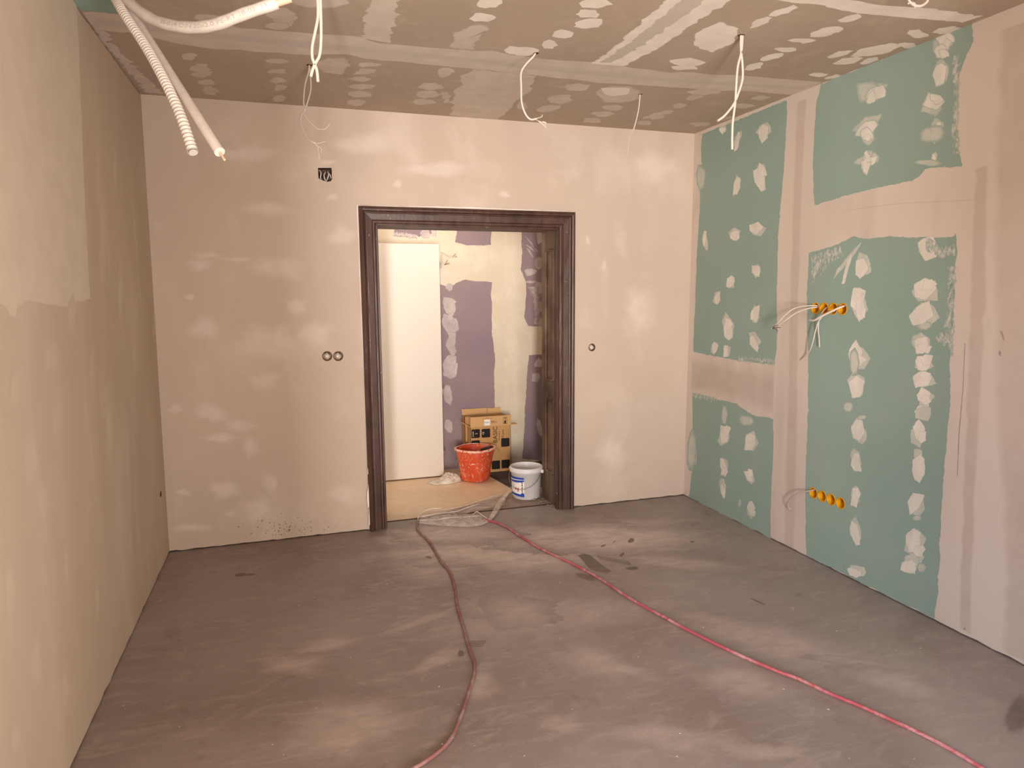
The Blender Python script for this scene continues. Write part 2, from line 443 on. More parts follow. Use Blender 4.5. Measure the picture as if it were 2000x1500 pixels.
def band(mb, pl, top, bot, mat, base=.0012, amp=.005, rim=.12):
    """strip between two pixel polylines with soft rims, both lines the same length"""
    n = 60
    def samp(l):
        q = [pl.px(*p) for p in l]; o = []
        for i in range(n+1):
            t = i/n*(len(q)-1); k = min(int(t), len(q)-2); f = t-k
            o.append((q[k][0]*(1-f)+q[k+1][0]*f, q[k][1]*(1-f)+q[k+1][1]*f))
        return o
    a, b = samp(top), samp(bot); off = nxt(base); sd = random.random()*60
    rows = ((0, 0), (rim, 1), (.5, 1), (1-rim, 1), (1, 0)); vs, cv, fs = [], [], []
    for i in range(n+1):
        w1 = noise.fractal(Vector((i*.31+sd, 0, 0)), .8, 2, 4)*amp; w2 = noise.fractal(Vector((i*.31, sd, 0)), .8, 2, 4)*amp
        for t, c in rows:
            x = a[i][0]*(1-t)+b[i][0]*t; y = a[i][1]*(1-t)+b[i][1]*t
            dx, dy = b[i][0]-a[i][0], b[i][1]-a[i][1]; L = math.hypot(dx, dy) or 1
            e = w1 if t < .5 else (-w2 if t > .5 else 0)
            vs.append(pl.p3((x-dx/L*e, y-dy/L*e), off)); cv.append(c)
    k = len(rows)
    for i in range(n):
        for j in range(k-1):
            f = (i*k+j, i*k+j+1, (i+1)*k+j+1, (i+1)*k+j)
            nn = (vs[f[1]]-vs[f[0]]).cross(vs[f[3]]-vs[f[0]])
            fs.append(f if nn.dot(pl.n) > 0 else f[::-1])
    mb.add(vs, fs, mat, cov=cv)
def circ(c, r, k=28, ry=None): return [(c[0]+math.cos(2*PI*i/k)*r, c[1]+math.sin(2*PI*i/k)*(ry or r)) for i in range(k)]
def hole_tube(mb, pl, loop, depth_, mat, back=True):
    n = len(loop)
    vs = [pl.p3(q, 0) for q in loop] + [pl.p3(q, -depth_) for q in loop]
    mb.add(vs, [(i, (i+1) % n, n+(i+1) % n, n+i) for i in range(n)], mat)
    if back: mb.add([pl.p3(q, -depth_) for q in loop], [tuple(range(n))], mat)

# ---- tubes
def catmull(P, k=8):
    P = [Vector(p) for p in P]; Q = [P[0]*2-P[1]] + P + [P[-1]*2-P[-2]]; o = []
    for i in range(1, len(Q)-2):
        a, b, c, d = Q[i-1:i+3]
        for j in range(k):
            t = j/k
            o.append(.5*((2*b)+(c-a)*t+(2*a-5*b+4*c-d)*t*t+(3*b-a-3*c+d)*t**3))
    o.append(P[-1]); return o
def frames(path):
    T = []; n = len(path)
    for i in range(n):
        T.append((path[min(i+1, n-1)]-path[max(i-1, 0)]).normalized())
    up = Vector((0, 0, 1)) if abs(T[0].z) < .9 else Vector((1, 0, 0))
    N = [(up-T[0]*up.dot(T[0])).normalized()]
    for i in range(1, n):
        v = N[-1]-T[i]*N[-1].dot(T[i]); N.append(v.normalized())
    return T, N
def tube(mb, path, r, mat, seg=10, cap=True, smooth=True):
    T, N = frames(path); vs, fs = [], []; n = len(path)
    for i, p in enumerate(path):
        rr = r(i/(n-1)) if callable(r) else r; B = T[i].cross(N[i])
        for j in range(seg):
            a = 2*PI*j/seg; vs.append(p+(N[i]*math.cos(a)+B*math.sin(a))*rr)
    for i in range(n-1):
        for j in range(seg):
            k = (j+1) % seg; fs.append((i*seg+j, i*seg+k, (i+1)*seg+k, (i+1)*seg+j))
    mb.add(vs, fs, mat, smooth)
    if cap:
        mb.add(vs[:seg], [tuple(reversed(range(seg)))], mat); mb.add(vs[-seg:], [tuple(range(seg))], mat)
def resample(path, step):
    o = [path[0]]; acc = 0
    for a, b in zip(path, path[1:]):
        L = (b-a).length; t = step-acc
        while t <= L: o.append(a+(b-a)*(t/L)); t += step
        acc = (acc+L) % step if L+acc >= step else acc+L
    o.append(path[-1]); return o
def lathe(mb, prof, c, mat, seg=48, smooth=True, sq=None):
    """prof: (r, z); sq(r,z,angle) may return another radius"""
    vs, fs = [], []; c = Vector(c)
    for r, z in prof:
        for j in range(seg):
            a = 2*PI*j/seg; rr = sq(r, z, a) if sq else r
            vs.append(c+Vector((math.cos(a)*rr, math.sin(a)*rr, z)))
    for i in range(len(prof)-1):
        for j in range(seg):
            k = (j+1) % seg; fs.append((i*seg+j, i*seg+k, (i+1)*seg+k, (i+1)*seg+j))
    mb.add(vs, fs, mat, smooth)
def textmesh(body, size):
    cu = bpy.data.curves.new('txt', 'FONT'); cu.body = body; cu.size = size; cu.align_x = 'CENTER'; cu.align_y = 'CENTER'; cu.resolution_u = 3
    o = bpy.data.objects.new('txt', cu); COL.objects.link(o)
    dg = bpy.context.evaluated_depsgraph_get(); dg.update()
    me = o.evaluated_get(dg).to_mesh()
    vs = [(v.co.x, v.co.y) for v in me.vertices]; fs = [tuple(p.vertices) for p in me.polygons]
    o.evaluated_get(dg).to_mesh_clear(); bpy.data.objects.remove(o); bpy.data.curves.remove(cu)
    return vs, fs
def text_on(mb, body, size, fn, mat, rot=0):
    vs, fs = textmesh(body, size); c, s = math.cos(rot), math.sin(rot)
    mb.add([fn(x*c-y*s, x*s+y*c) for x, y in vs], fs, mat)

# ================================================================== ROOM
# ---- floor
mb = MB()
g = 60
mb.add([(-.3, YF-.4, 0), (W+.4, YF-.4, 0), (W+.4, .14, 0), (-.3, .14, 0)], [(0, 1, 2, 3)], 'floor')
mb.box((-.3, YF-.4, -.2), (W+.4, .14, -.004), 'floor')
F = P_floor
dust = [(1000, 1080, 420, 70, 0), (1150, 1050, 360, 50, 0), (900, 1045, 260, 36, 0), (1080, 1200, 380, 60, -4), (1500, 1250, 300, 60, 16), (870, 1060, 230, 50, -8), (860, 1110, 170, 50, 0), (760, 1055, 70, 24, 0), (980, 1185, 200, 34, -6), (830, 1210, 150, 16, -20), (850, 1290, 120, 30, -25), (1010, 1200, 120, 60, 0),
        (700, 1420, 240, 110, -10), (1180, 1300, 200, 50, 15), (1450, 1330, 180, 50, 10), (1300, 1440, 220, 50, 5), (1500, 1470, 140, 30, 0), (1650, 1290, 160, 14, 8), (1100, 1410, 80, 40, 0), (640, 1260, 120, 30, -15), (1330, 1100, 240, 20, 5), (1200, 1025, 260, 20, -3), (560, 1300, 120, 40, 0), (1750, 1330, 200, 40, 15), (940, 1340, 60, 60, 0)]
clouds(mb, F, dust[3:], 'dust', .0004)
clouds(mb, F, dust[:3], 'dust_sheen', .0004)
spots(mb, F, [(1990, 1395, 60, 90, 30), (1145, 1128, 44, 14, 20)], 'damp', base=.0018, amp=.008, rings=((1, 0), (.7, .5), (.3, 1)))
star(mb, F, pxpoly(F, [(1129, 1085), (1140, 1081), (1152, 1084), (1165, 1094), (1180, 1106), (1196, 1117), (1186, 1120), (1165, 1117), (1150, 1110), (1140, 1098)]), 'scrape', base=.003, amp=.002)
spots(mb, F, [(1235, 1110, 26, 7, -3), (1232, 1056, 13, 8, -20), (1178, 1066, 10, 3, -20), (1352, 1058, 9, 3, 0), (470, 1123, 24, 7, -5), (490, 1122, 20, 4, -5), (838, 1089, 13, 5, 8), (1200, 1058, 8, 2, -30), (1215, 1083, 12, 6, -40), (1480, 1175, 34, 3, 24)], 'scrape', base=.003, amp=.002)
spots(mb, F, [(900, 1276, 13, 12, 0)], 'scrape', base=.003, amp=.006)
for i in range(17):   # comb marks of a notched trowel
    t = i/16; x = 1166+t*60; y = 1087+t*12
    star(mb, F, pxpoly(F, [(x, y-3), (x+1.7, y-3), (x+8, y+6), (x+6, y+6)]), 'scrape', base=.003, amp=.0006)
for i in range(4):
    y = 1252+i*3.2
    star(mb, F, pxpoly(F, [(914, y), (950-i*2, y-.6), (950-i*2, y+.9), (914, y+1.3)]), 'scrape', base=.003, amp=.0006)
# blobs and flecks of dried plaster
for i in range(150):
    x, y = random.uniform(150, 1990), random.uniform(1060, 1495)
    p = F.hit(x, y)
    if not (.05 < p.x < W-.05 and p.y < -.05): continue
    r = random.choice((.001, .0015, .002, .003, .0045))
    star(mb, F, [(q[0], q[1]) for q in circ(F.uv(p), r, 7, r*random.uniform(.5, 1.4))], 'white_rough', base=.002, amp=.001)
struct(mb.obj('floor'), 'dusty grey brown screed floor', 'floor')

# ---- ceiling
mb = MB()
C_ = P_ceil
ov = [(-.05, -.05), (W+.06, -.05), (W+.06, -YF+.05), (-.05, -YF+.05)]
fill(mb, C_, ov, 0, 'ceil')
mb.box((-.3, YF-.3, H+.06), (W+.4, .1, H+.2), 'ceil')
star(mb, C_, pxpoly(C_, [(120, -60), (150, 14), (160, 20), (228, 27), (235, 0), (225, -60)]), 'green', amp=.003)
band(mb, C_, [(160, 23), (257, 29), (310, 40), (443, 48), (550, 62), (700, 70), (749, 85), (887, 96), (962, 101), (1019, 109), (1161, 122), (1300, 140), (1362, 142), (1469, 149), (1605, 161)],
     [(187, 60), (265, 64), (342, 86), (443, 97), (550, 105), (689, 109), (740, 118), (887, 131), (960, 138), (1049, 148), (1165, 161), (1300, 170), (1350, 174), (1447, 178), (1548, 186)], 'cband', amp=.03)
band(mb, C_, [(187, 36), (310, 54), (550, 76), (887, 109), (1161, 138), (1300, 152), (1575, 170)], [(192, 47), (310, 64), (550, 89), (887, 119), (1161, 149), (1300, 160), (1568, 175)], 'ctape', base=.0028, amp=.008)
band(mb, C_, [(1154, 124), (1192, 98), (1243, 51), (1299, 0), (1340, -40)], [(1218, 129), (1290, 93), (1354, 47), (1418, 8), (1470, -40)], 'cwhite', base=.0026, amp=.02)
band(mb, C_, [(1172, 122), (1222, 88), (1270, 51), (1330, 0), (1380, -40)], [(1196, 122), (1250, 92), (1300, 56), (1362, 14), (1410, -30)], 'ctape', base=.004, amp=.02, rim=.3)
star(mb, C_, pxpoly(C_, [(925, 135), (1049, 148), (1034, 169), (1040, 172), (1004, 202), (993, 215), (985, 222), (970, 234), (880, 226), (887, 205), (878, 200), (890, 188), (882, 176), (904, 166), (900, 148)]), 'cband', amp=.015, rings=((1, 0), (.95, .8), (.6, 1)))
band(mb, C_, [(727, -40), (726, 0), (709, 36), (712, 60), (707, 74)], [(784, -40), (779, 0), (775, 34), (766, 60), (760, 84)], 'cband', amp=.02)
star(mb, C_, pxpoly(C_, [(925, 47), (950, 50), (956, 58), (938, 70), (925, 98), (875, 93), (890, 62)]), 'cfill', amp=.02)
band(mb, C_, [(1481, -6), (1550, 6), (1592, 8), (1660, 24), (1760, 34), (1880, 44)], [(1600, -12), (1650, -2), (1720, 10), (1813, 16), (1870, 24), (1916, 32)], 'cwhite', amp=.02)
band(mb, C_, [(180, 60), (232, 118), (262, 152), (285, 181)], [(205, 60), (250, 118), (282, 148), (318, 183)], 'cband', amp=.04)
cs = [(371, 111, 32, 16), (390, 132, 38, 18), (398, 145, 36, 14), (403, 161, 34, 14), (409, 177, 38, 18), (545, 119, 46, 10), (542, 140, 42, 11), (542, 157, 32, 12), (545, 171, 30, 14), (547, 192, 34, 14), (550, 29, 54, 28), (542, 50, 48, 14),
      (720, 126, 52, 12), (711, 141, 48, 14), (704, 154, 44, 11), (707, 169, 52, 12), (700, 184, 46, 13), (696, 200, 40, 13), (651, 128, 76, 34), (869, 142, 26, 18), (842, 168, 48, 14), (837, 184, 44, 15), (831, 199, 52, 11), (871, 189, 18, 24, -30),
      (1127, 171, 52, 13), (1094, 193, 56, 18), (1075, 212, 50, 13, -10), (1019, 206, 20, 16), (1210, 184, 92, 32), (1195, 210, 44, 12), (1176, 223, 42, 11), (1157, 235, 40, 9), (1277, 225, 40, 8, -20), (1259, 240, 30, 8),
      (1354, 191, 32, 11, -12), (1324, 207, 26, 10, -12), (1299, 220, 34, 9, -12), (1280, 230, 28, 8, -12), (1256, 241, 24, 7), (1367, 242, 44, 8), (1486, 191, 44, 9, -5), (1452, 207, 44, 11), (1413, 232, 44, 7, -12), (1460, 222, 60, 5, -15), (1375, 180, 70, 12),
      (557, 37, 40, 30), (620, 2, 120, 24), (410, 36, 60, 12)]
spots(mb, C_, cs, 'cfill', amp=.02, step=.02)
cw = [(955, 5, 60, 22), (944, 34, 58, 16), (1150, 45, 62, 20), (1146, 27, 54, 18), (1165, 6, 70, 18), (1099, 67, 38, 16), (1072, 88, 34, 20), (1019, 99, 75, 17), (1341, 121, 68, 15), (1339, 132, 50, 9), (1401, 72, 104, 50, -10), (1486, 43, 46, 16, -22), (1532, 21, 64, 13, -20), (1660, 36, 50, 12, -14), (1613, 62, 66, 16, -10), (1566, 79, 55, 12), (1537, 96, 46, 9), (1507, 111, 42, 11, -15), (1473, 130, 36, 12, -15),
      (1790, 66, 46, 15), (1715, 97, 100, 20, -12), (1773, 88, 40, 13), (1660, 118, 60, 12, -10), (1698, 119, 34, 9, -15), (1851, 59, 54, 14, -10), (1598, 146, 38, 9), (1626, 150, 34, 7, -12), (1200, 178, 60, 18), (1640, 105, 50, 10, -15)]
spots(mb, C_, cw, 'cwhite', base=.003, amp=.014, step=.02)
# small holes where the cables come down
for q in ((604, 127), (1047, 104), (1250, 184), (1447, 69)):
    star(mb, C_, [(a, b) for a, b in circ(C_.px(*q), .016, 9)], 'hole', base=.005, amp=.004)
struct(mb.obj('ceiling'), 'brown plasterboard ceiling with filled joints and screw spots', 'ceiling')

# ---- back wall with the door opening
DX0, DX1, DZ = 1.375, 2.805, 2.205      # rough opening
B_ = P_back
holes_b = []
sqh = [B_.px(*p) for p in [(621, 328), (647, 328), (648, 333), (648, 345), (649, 349), (646, 354), (640, 355), (632, 353), (627, 351), (622, 348)]]
boxes_b = [(639, 695.5), (660.5, 695.5), (1156, 678.5)]
rb = [.034, .034, .030]
holes_b = [sqh] + [circ(B_.px(*p), r) for p, r in zip(boxes_b, rb)]
bottomL = jag([(0, .006), (DX0, .006)], .002, .03, 3)[:46]
def lower_edge(x0, x1, s):
    n = int((x1-x0)/.03); return [(x0+(x1-x0)*i/n, .007+.006*noise.fractal(Vector((i*.4, s, 0)), .8, 2, 4)) for i in range(n+1)]
outer = lower_edge(-.02, DX0, 1) + [(DX0, DZ), (DX1, DZ)] + lower_edge(DX1, W+.02, 2) + [(W+.02, H+.03), (-.02, H+.03)]
mb = MB()
fill(mb, B_, outer, 0, 'wall_back', holes_b)
hole_tube(mb, B_, sqh, .07, 'hole')
for h in holes_b[1:]: hole_tube(mb, B_, h, .06, 'hole')
mb.box((-.3, .1, -.004), (DX0, WT, H+.2), 'wall_back')
mb.box((DX1, .1, -.004), (W+.4, WT, H+.2), 'wall_back')
mb.box((DX0, .1, DZ), (DX1, WT, H+.2), 'wall_back')
# wall return inside the opening
mb.add([(DX0, 0, 0), (DX0, .1, 0), (DX0, .1, DZ), (DX0, 0, DZ)], [(0, 1, 2, 3)], 'wall_back')
mb.add([(DX1, 0, 0), (DX1, .1, 0), (DX1, .1, DZ), (DX1, 0, DZ)], [(0, 1, 2, 3)], 'wall_back')
sm = [(520, 407, 90, 30), (547, 524, 104, 44), (403, 500, 50, 16), (461, 508, 60, 10), (392, 518, 40, 22), (648, 385, 24, 14), (672, 460, 50, 36), (371, 580, 20, 12), (579, 598, 40, 30), (520, 668, 120, 66), (515, 742, 66, 34), (413, 807, 62, 34), (344, 799, 30, 18), (429, 855, 64, 20), (488, 876, 34, 44),
      (440, 956, 66, 34), (504, 999, 44, 54), (528, 945, 24, 40), (664, 961, 42, 36), (450, 1004, 20, 12), (360, 961, 30, 14), (400, 640, 60, 40), (610, 650, 60, 40), (776, 357, 18, 16), (640, 318, 32, 10), (850, 330, 120, 30), (1180, 520, 12, 24), (1148, 470, 9, 18), (1250, 600, 60, 90), (985, 380, 20, 12), (1200, 880, 60, 60), (480, 300, 120, 30), (700, 280, 110, 40), (1280, 330, 80, 60), (470, 830, 50, 26), (380, 1030, 70, 16)]
clouds(mb, B_, sm, 'smear', .0012)
# pale filler ridge round the casing, smeared onto its edge
star_r = dict(amp=.003)
band(mb, B_, [(696, 401), (900, 404), (1123, 413)], [(701, 406), (900, 408), (1118, 418)], 'white_rough', amp=.004, base=.004)
band(mb, B_, [(697, 402), (705, 620), (718, 880), (722, 1036)], [(702, 404), (709, 620), (720, 870), (724, 1036)], 'white_rough', amp=.003, base=.004)
band(mb, B_, [(1117, 415), (1117, 600), (1115, 800), (1112, 992)], [(1123, 414), (1122, 600), (1119, 800), (1118, 992)], 'white_rough', amp=.003, base=.004)
for i in range(130):   # dark spatter low on the wall
    x = random.gauss(560, 38); y = random.gauss(1034, 12)
    if y < 1045:
        q = B_.px(x, y)
        if q[1] > .02: fill(mb, B_, circ(q, random.uniform(.0015, .004), 5), .0026, 'dark_speck')
struct(mb.obj('wall_back'), 'grey plastered wall around the old door opening', 'wall')

# ---- left wall
mb = MB(); L_ = P_left
n = 120
le = [((-YF)*i/n, .008+.010*noise.fractal(Vector((i*.5, 5, 0)), .8, 2, 4)) for i in range(n+1)]
te = [(-YF*(n-i)/n, H-.009+.005*noise.noise(Vector((i*.7, 8, 0)))) for i in range(n+1)]
hl = circ(L_.px(314, 965), .030, 14, .018)
fill(mb, L_, le+te, 0, 'wall_left', [hl]); hole_tube(mb, L_, hl, .05, 'hole')
mb.box((-.3, YF-.3, -.004), (-.08, .1, H+.2), 'wall_left')
patch(mb, L_, [(-160, -60), (146, -60), (150, 18), (154, 100), (158, 200), (162, 300), (166, 400), (171, 500), (177, 585), (150, 588), (148, 601), (100, 596), (60, 585), (35, 596), (30, 620), (20, 618), (14, 602), (0, 592), (-60, 590), (-160, 600)], 'first_coat', .002, amp=.006, step=.02)
ls = [(200, 480, 16, 220), (235, 560, 12, 160), (262, 690, 10, 120), (180, 720, 14, 160), (215, 840, 18, 130), (110, 800, 30, 170), (250, 900, 10, 120), (60, 900, 30, 120), (170, 1010, 12, 110), (20, 1150, 18, 160), (130, 1100, 12, 110), (190, 1180, 10, 90), (85, 980, 30, 90), (255, 1060, 8, 70), (30, 760, 20, 90), (70, 1290, 26, 120), (140, 620, 20, 90), (100, 700, 40, 80), (128, 1350, 14, 90), (225, 330, 8, 130), (300, 640, 6, 100), (30, 1440, 26, 80)]
spots(mb, L_, ls, 'smear_side', base=.0026, amp=.012, rings=((1, 0), (.7, .35), (.4, .9), (.2, 1)), step=.03)
struct(mb.obj('wall_left'), 'beige troweled plaster wall at the left', 'wall')

# ---- right wall
mb = MB(); R0 = P_right
ybox_up = [(1593, 601.5), (1609, 602), (1627, 603), (1646, 604)]
ybox_lo = [(1589, 963), (1606.5, 969), (1624, 975.5), (1642, 982.5)]
cu_ = [R0.px(*p) for p in ybox_up]; cl_ = [R0.px(*p) for p in ybox_lo]
def evenrow(cs_):
    a, b = cs_[0], cs_[-1]
    return [(a[0]+(b[0]-a[0])*i/3, (a[1]+b[1])/2) for i in range(4)]
cu_, cl_ = evenrow(cu_), evenrow(cl_)
pitch = min(abs(cu_[1][0]-cu_[0][0]), abs(cl_[1][0]-cl_[0][0])); YR = pitch*.47
yh = [circ(c, YR*.97, 30) for c in cu_+cl_]
n = 140
le = [((-YF)*i/n, .008+.008*noise.fractal(Vector((i*.5, 9, 3)), .8, 2, 4)) for i in range(n+1)]
fill(mb, R0, [(-.01, le[0][1])]+le[1:]+[(-YF, H+.03), (-.01, H+.03)], 0, 'wall_right', yh)
for h in yh: hole_tube(mb, R0, h, .06, 'hole')
mb.box((W+.1, YF-.3, -.004), (W+.4, .1, H+.2), 'wall_right')
G1 = [(1372, 262), (1536, 196), (1538, 215), (1533, 300), (1527, 380), (1520, 460), (1518, 540), (1517, 600), (1519, 640), (1513, 713), (1440, 703), (1400, 696), (1354, 688), (1357, 600), (1362, 480), (1367, 400), (1367, 340), (1371, 320), (1369, 290)]
G2 = [(1352, 768), (1372, 772), (1400, 780), (1436, 787), (1450, 797), (1470, 810), (1511, 819), (1509, 900), (1505, 1000), (1506, 1052), (1440, 1019), (1345, 971), (1347, 960), (1350, 925), (1360, 905), (1361, 880), (1353, 860)]
G3 = [(1603, 164), (1750, 104), (1899, 46), (1900, 80), (1892, 100), (1880, 130), (1870, 160), (1868, 200), (1868, 270), (1874, 300), (1880, 325), (1845, 326), (1808, 330), (1795, 345), (1780, 354), (1740, 360), (1700, 370), (1655, 382), (1592, 400), (1590, 380), (1588, 340), (1590, 260), (1594, 200), (1600, 180)]
G4 = [(1580, 495), (1640, 475), (1668, 462), (1690, 465), (1760, 462), (1820, 464), (1862, 460), (1868, 455), (1868, 500), (1862, 540), (1863, 580), (1860, 640), (1850, 660), (1856, 690), (1856, 740), (1853, 830), (1845, 900), (1838, 990), (1835, 1080), (1833, 1150), (1825, 1209), (1575, 1085), (1573, 1000), (1574, 900), (1578, 800), (1578, 740), (1579, 700), (1576, 650), (1576, 600), (1577, 550)]
for G in (G1, G2, G3): patch(mb, R0, G, 'green', .0008, amp=.007)
patch(mb, R0, G4, 'green', .0008, amp=.007, holes=yh)
g1 = [(1412, 254, 14, 16, 10), (1441, 274, 12, 42, 16), (1491, 258, 22, 38, 24), (1440, 362, 14, 48, 16), (1486, 345, 22, 52, -4), (1377, 466, 9, 38), (1436, 459, 20, 28, 24), (1478, 448, 30, 24), (1479, 528, 20, 28), (1429, 549, 20, 30), (1401, 583, 14, 30, 14), (1476, 612, 15, 38, 8), (1424, 642, 20, 48, -12), (1473, 668, 18, 34, -18), (1397, 678, 13, 26, 8), (1419, 685, 14, 28, 8)]
g2 = [(1416, 850, 22, 44), (1467, 863, 24, 44), (1414, 910, 16, 40), (1412, 955, 12, 40), (1465, 932, 16, 38, -22), (1467, 993, 18, 34)]
g3 = [(1712, 180, 62, 30, -20), (1703, 190, 20, 40, 10), (1696, 250, 60, 30, -35), (1694, 262, 26, 34), (1698, 314, 50, 24, -15), (1694, 318, 18, 54, 12), (1847, 80, 44, 36, -30), (1840, 98, 30, 36, 10), (1838, 140, 30, 52, 20), (1826, 203, 46, 42), (1830, 258, 24, 46), (1825, 308, 12, 26)]
g4 = [(1683, 522, 32, 56, 16), (1678, 588, 30, 64, 4), (1682, 600, 22, 60), (1675, 693, 36, 52), (1675, 754, 34, 52), (1676, 842, 28, 50), (1674, 900, 20, 48), (1671, 972, 19, 42), (1671, 1038, 18, 52, -14), (1672, 1118, 38, 22, 22), (1657, 513, 9, 96, 23),
      (1813, 485, 42, 52), (1811, 566, 46, 54, 28), (1804, 616, 42, 60, 32), (1803, 672, 36, 40), (1806, 710, 38, 38), (1803, 742, 42, 38), (1805, 775, 34, 34), (1802, 803, 32, 34), (1798, 845, 30, 52), (1794, 913, 28, 60), (1790, 983, 36, 50), (1787, 1058, 38, 52), (1795, 1082, 26, 34, -30), (1776, 1102, 34, 34, 25)]
strokes(mb, R0, g1+g2+g4, 'filler', 'filler_thin', base=.0030, amp=.006, rings=((1, .05), (.93, .5), (.8, 1), (.4, 1)))
strokes(mb, R0, g3, 'filler', 'filler_thin', base=.0030, amp=.007, rings=((1, 0), (.85, .35), (.6, .8), (.3, 1)))
spots(mb, R0, [(1415, 812, 14, 44), (1458, 822, 34, 20, 15), (1445, 982, 9, 22), (1370, 345, 18, 52), (1820, 262, 52, 34, -10), (1815, 318, 56, 16), (1696, 180, 60, 44), (1805, 635, 30, 20), (1656, 795, 20, 22), (1683, 815, 20, 10), (1790, 1012, 20, 12), (1800, 1108, 20, 18), (1668, 706, 20, 60), (1352, 880, 20, 80)], 'filler_thin', base=.0030, amp=.005, rings=((1, 0), (.7, .4), (.4, 1)))
# rough stipple where the roller left off
for top, bot in (([(1860, 110), (1862, 200), (1858, 260), (1862, 300)], [(1876, 105), (1874, 200), (1872, 260), (1878, 300)]),
                 ([(1850, 520), (1852, 570), (1848, 620), (1835, 660)], [(1868, 520), (1866, 570), (1864, 620), (1862, 660)]),
                 ([(1440, 696), (1470, 698), (1500, 700), (1514, 702)], [(1440, 706), (1470, 708), (1500, 712), (1514, 714)]),
                 ([(1352, 776), (1372, 780), (1400, 788)], [(1352, 766), (1372, 770), (1400, 778)]),
                 ([(1808, 462), (1840, 478), (1866, 476)], [(1808, 490), (1840, 506), (1866, 500)]),
                 ([(1830, 655), (1845, 640), (1862, 640)], [(1826, 662), (1850, 680), (1862, 700)]),
                 ([(1584, 500), (1610, 490), (1640, 478)], [(1586, 560), (1616, 520), (1648, 500)])):
    band(mb, R0, top, bot, 'fleck', base=.0036, amp=.01, rim=.4)
# drying strips and brush lines in the filler, and a band of painted shade
band(mb, R0, [(1556, 200), (1548, 400), (1542, 600), (1538, 800), (1530, 1062)], [(1576, 192), (1566, 400), (1560, 600), (1558, 800), (1552, 1073)], 'tape', base=.001, rim=.25, amp=.008)
band(mb, R0, [(1905, 330), (1895, 500), (1890, 700), (1880, 960), (1872, 1225)], [(1932, 320), (1928, 500), (1922, 700), (1905, 960), (1896, 1240)], 'tape', base=.001, rim=.3, amp=.012)
band(mb, R0, [(1950, 60), (1938, 300), (1936, 700), (1960, 1100), (1955, 1270)], [(2040, 30), (2040, 300), (2040, 700), (2040, 1100), (2040, 1310)], 'tape', base=.001, rim=.3, amp=.02)  # painted shade: wide band dims the wall end nearest the camera
band(mb, R0, [(1884, 670), (1880, 760), (1872, 850), (1869, 930)], [(1885.5, 670), (1881.5, 760), (1874, 850), (1870.5, 930)], 'crack', base=.002, rim=.3, amp=.001)
band(mb, R0, [(1650, 410), (1760, 396), (1900, 390)], [(1650, 412), (1760, 398), (1900, 391)], 'tape', base=.002, rim=.3, amp=.001)
band(mb, R0, [(1352, 700), (1400, 706), (1512, 722)], [(1350, 765), (1400, 772), (1510, 812)], 'tape', base=.001, rim=.4, amp=.012)
spots(mb, R0, [(1648, 1105, 3, 3), (1785, 1178, 4, 4), (1884, 1228, 4, 5), (1430, 1013, 3, 3), (1958, 655, 5, 22, -20), (1953, 690, 5, 12)], 'crack', base=.004, amp=.001)
struct(mb.obj('wall_right'), 'green plasterboard wall with white filler patches at the right', 'wall')

# ---- wall behind the camera with two windows
WN = [(.09, 2.10)]; WZ0, WZ1 = .30, 2.68
mb = MB(); y0, y1 = YF-.3, YF
for a, b in ((-.3, WN[0][0]), (WN[0][1], W+.4)): mb.box((a, y0, 0), (b, y1, H+.2), 'wall_back')
for a, b in WN: mb.box((a, y0, 0), (b, y1, WZ0), 'wall_back'); mb.box((a, y0, WZ1), (b, y1, H+.2), 'wall_back')
struct(mb.obj('wall_front'))
for i, (a, b) in enumerate(WN):
    mb = MB(); y = YF-.22
    for lo, hi in (((a, y, WZ0), (a+.05, y+.06, WZ1)), ((b-.05, y, WZ0), (b, y+.06, WZ1)), ((a, y, WZ0), (b, y+.06, WZ0+.05)), ((a, y, WZ1-.05), (b, y+.06, WZ1)), (((a+b)/2+.6, y, WZ0), ((a+b)/2+.64, y+.06, WZ1))):
        mb.box(lo, hi, 'door_white', .004)
    struct(mb.obj('window_%d' % (i+1)))

# ================================================================== HALLWAY
mb = MB()
TH = P_floor   # same level
z = -.004
def fl(pts, mat, off):
    mb.add([(x, y, off) for x, y in pts], [tuple(range(len(pts)))], mat)
mb.box((-.6, .14, -.2), (W+.8, HY+.3, -.006), 'darkfloor')
fl([(-.6, .14), (W+.8, .14), (W+.8, HY+.3), (-.6, HY+.3)], 'darkfloor', -.003)
e1, e2 = P_floor.hit(945, 924), P_floor.hit(1003, 957)
t1, t2 = P_floor.hit(990, 963), P_floor.hit(836, 1004)
fl([(-.6, .145), (t2.x-.02, .145), (t2.x+.2, .22), (e2.x+.02, e2.y-.06), (e2.x, e2.y), (e1.x, e1.y), (e1.x-.2, HY+.1), (-.6, HY+.1)], 'tile', .001)
fl([(t2.x-.02, .143), (W, .143), (W, .62), (e2.x+.30, .62), (e2.x, e2.y-.02), (e2.x-.1, .50)], 'hallscreed', .002)
struct(mb.obj('floor'), 'beige tiled and dark primed floor behind the door opening', 'floor')
mb = MB()
fill(mb, P_hall, [(-.6, 0), (W+.8, 0), (W+.8, 2.9), (-.6, 2.9)], 0, 'wall_hall')
mb.box((-.6, HY+.05, 0), (W+.8, HY+.2, 2.9), 'wall_hall')
Q = P_hall
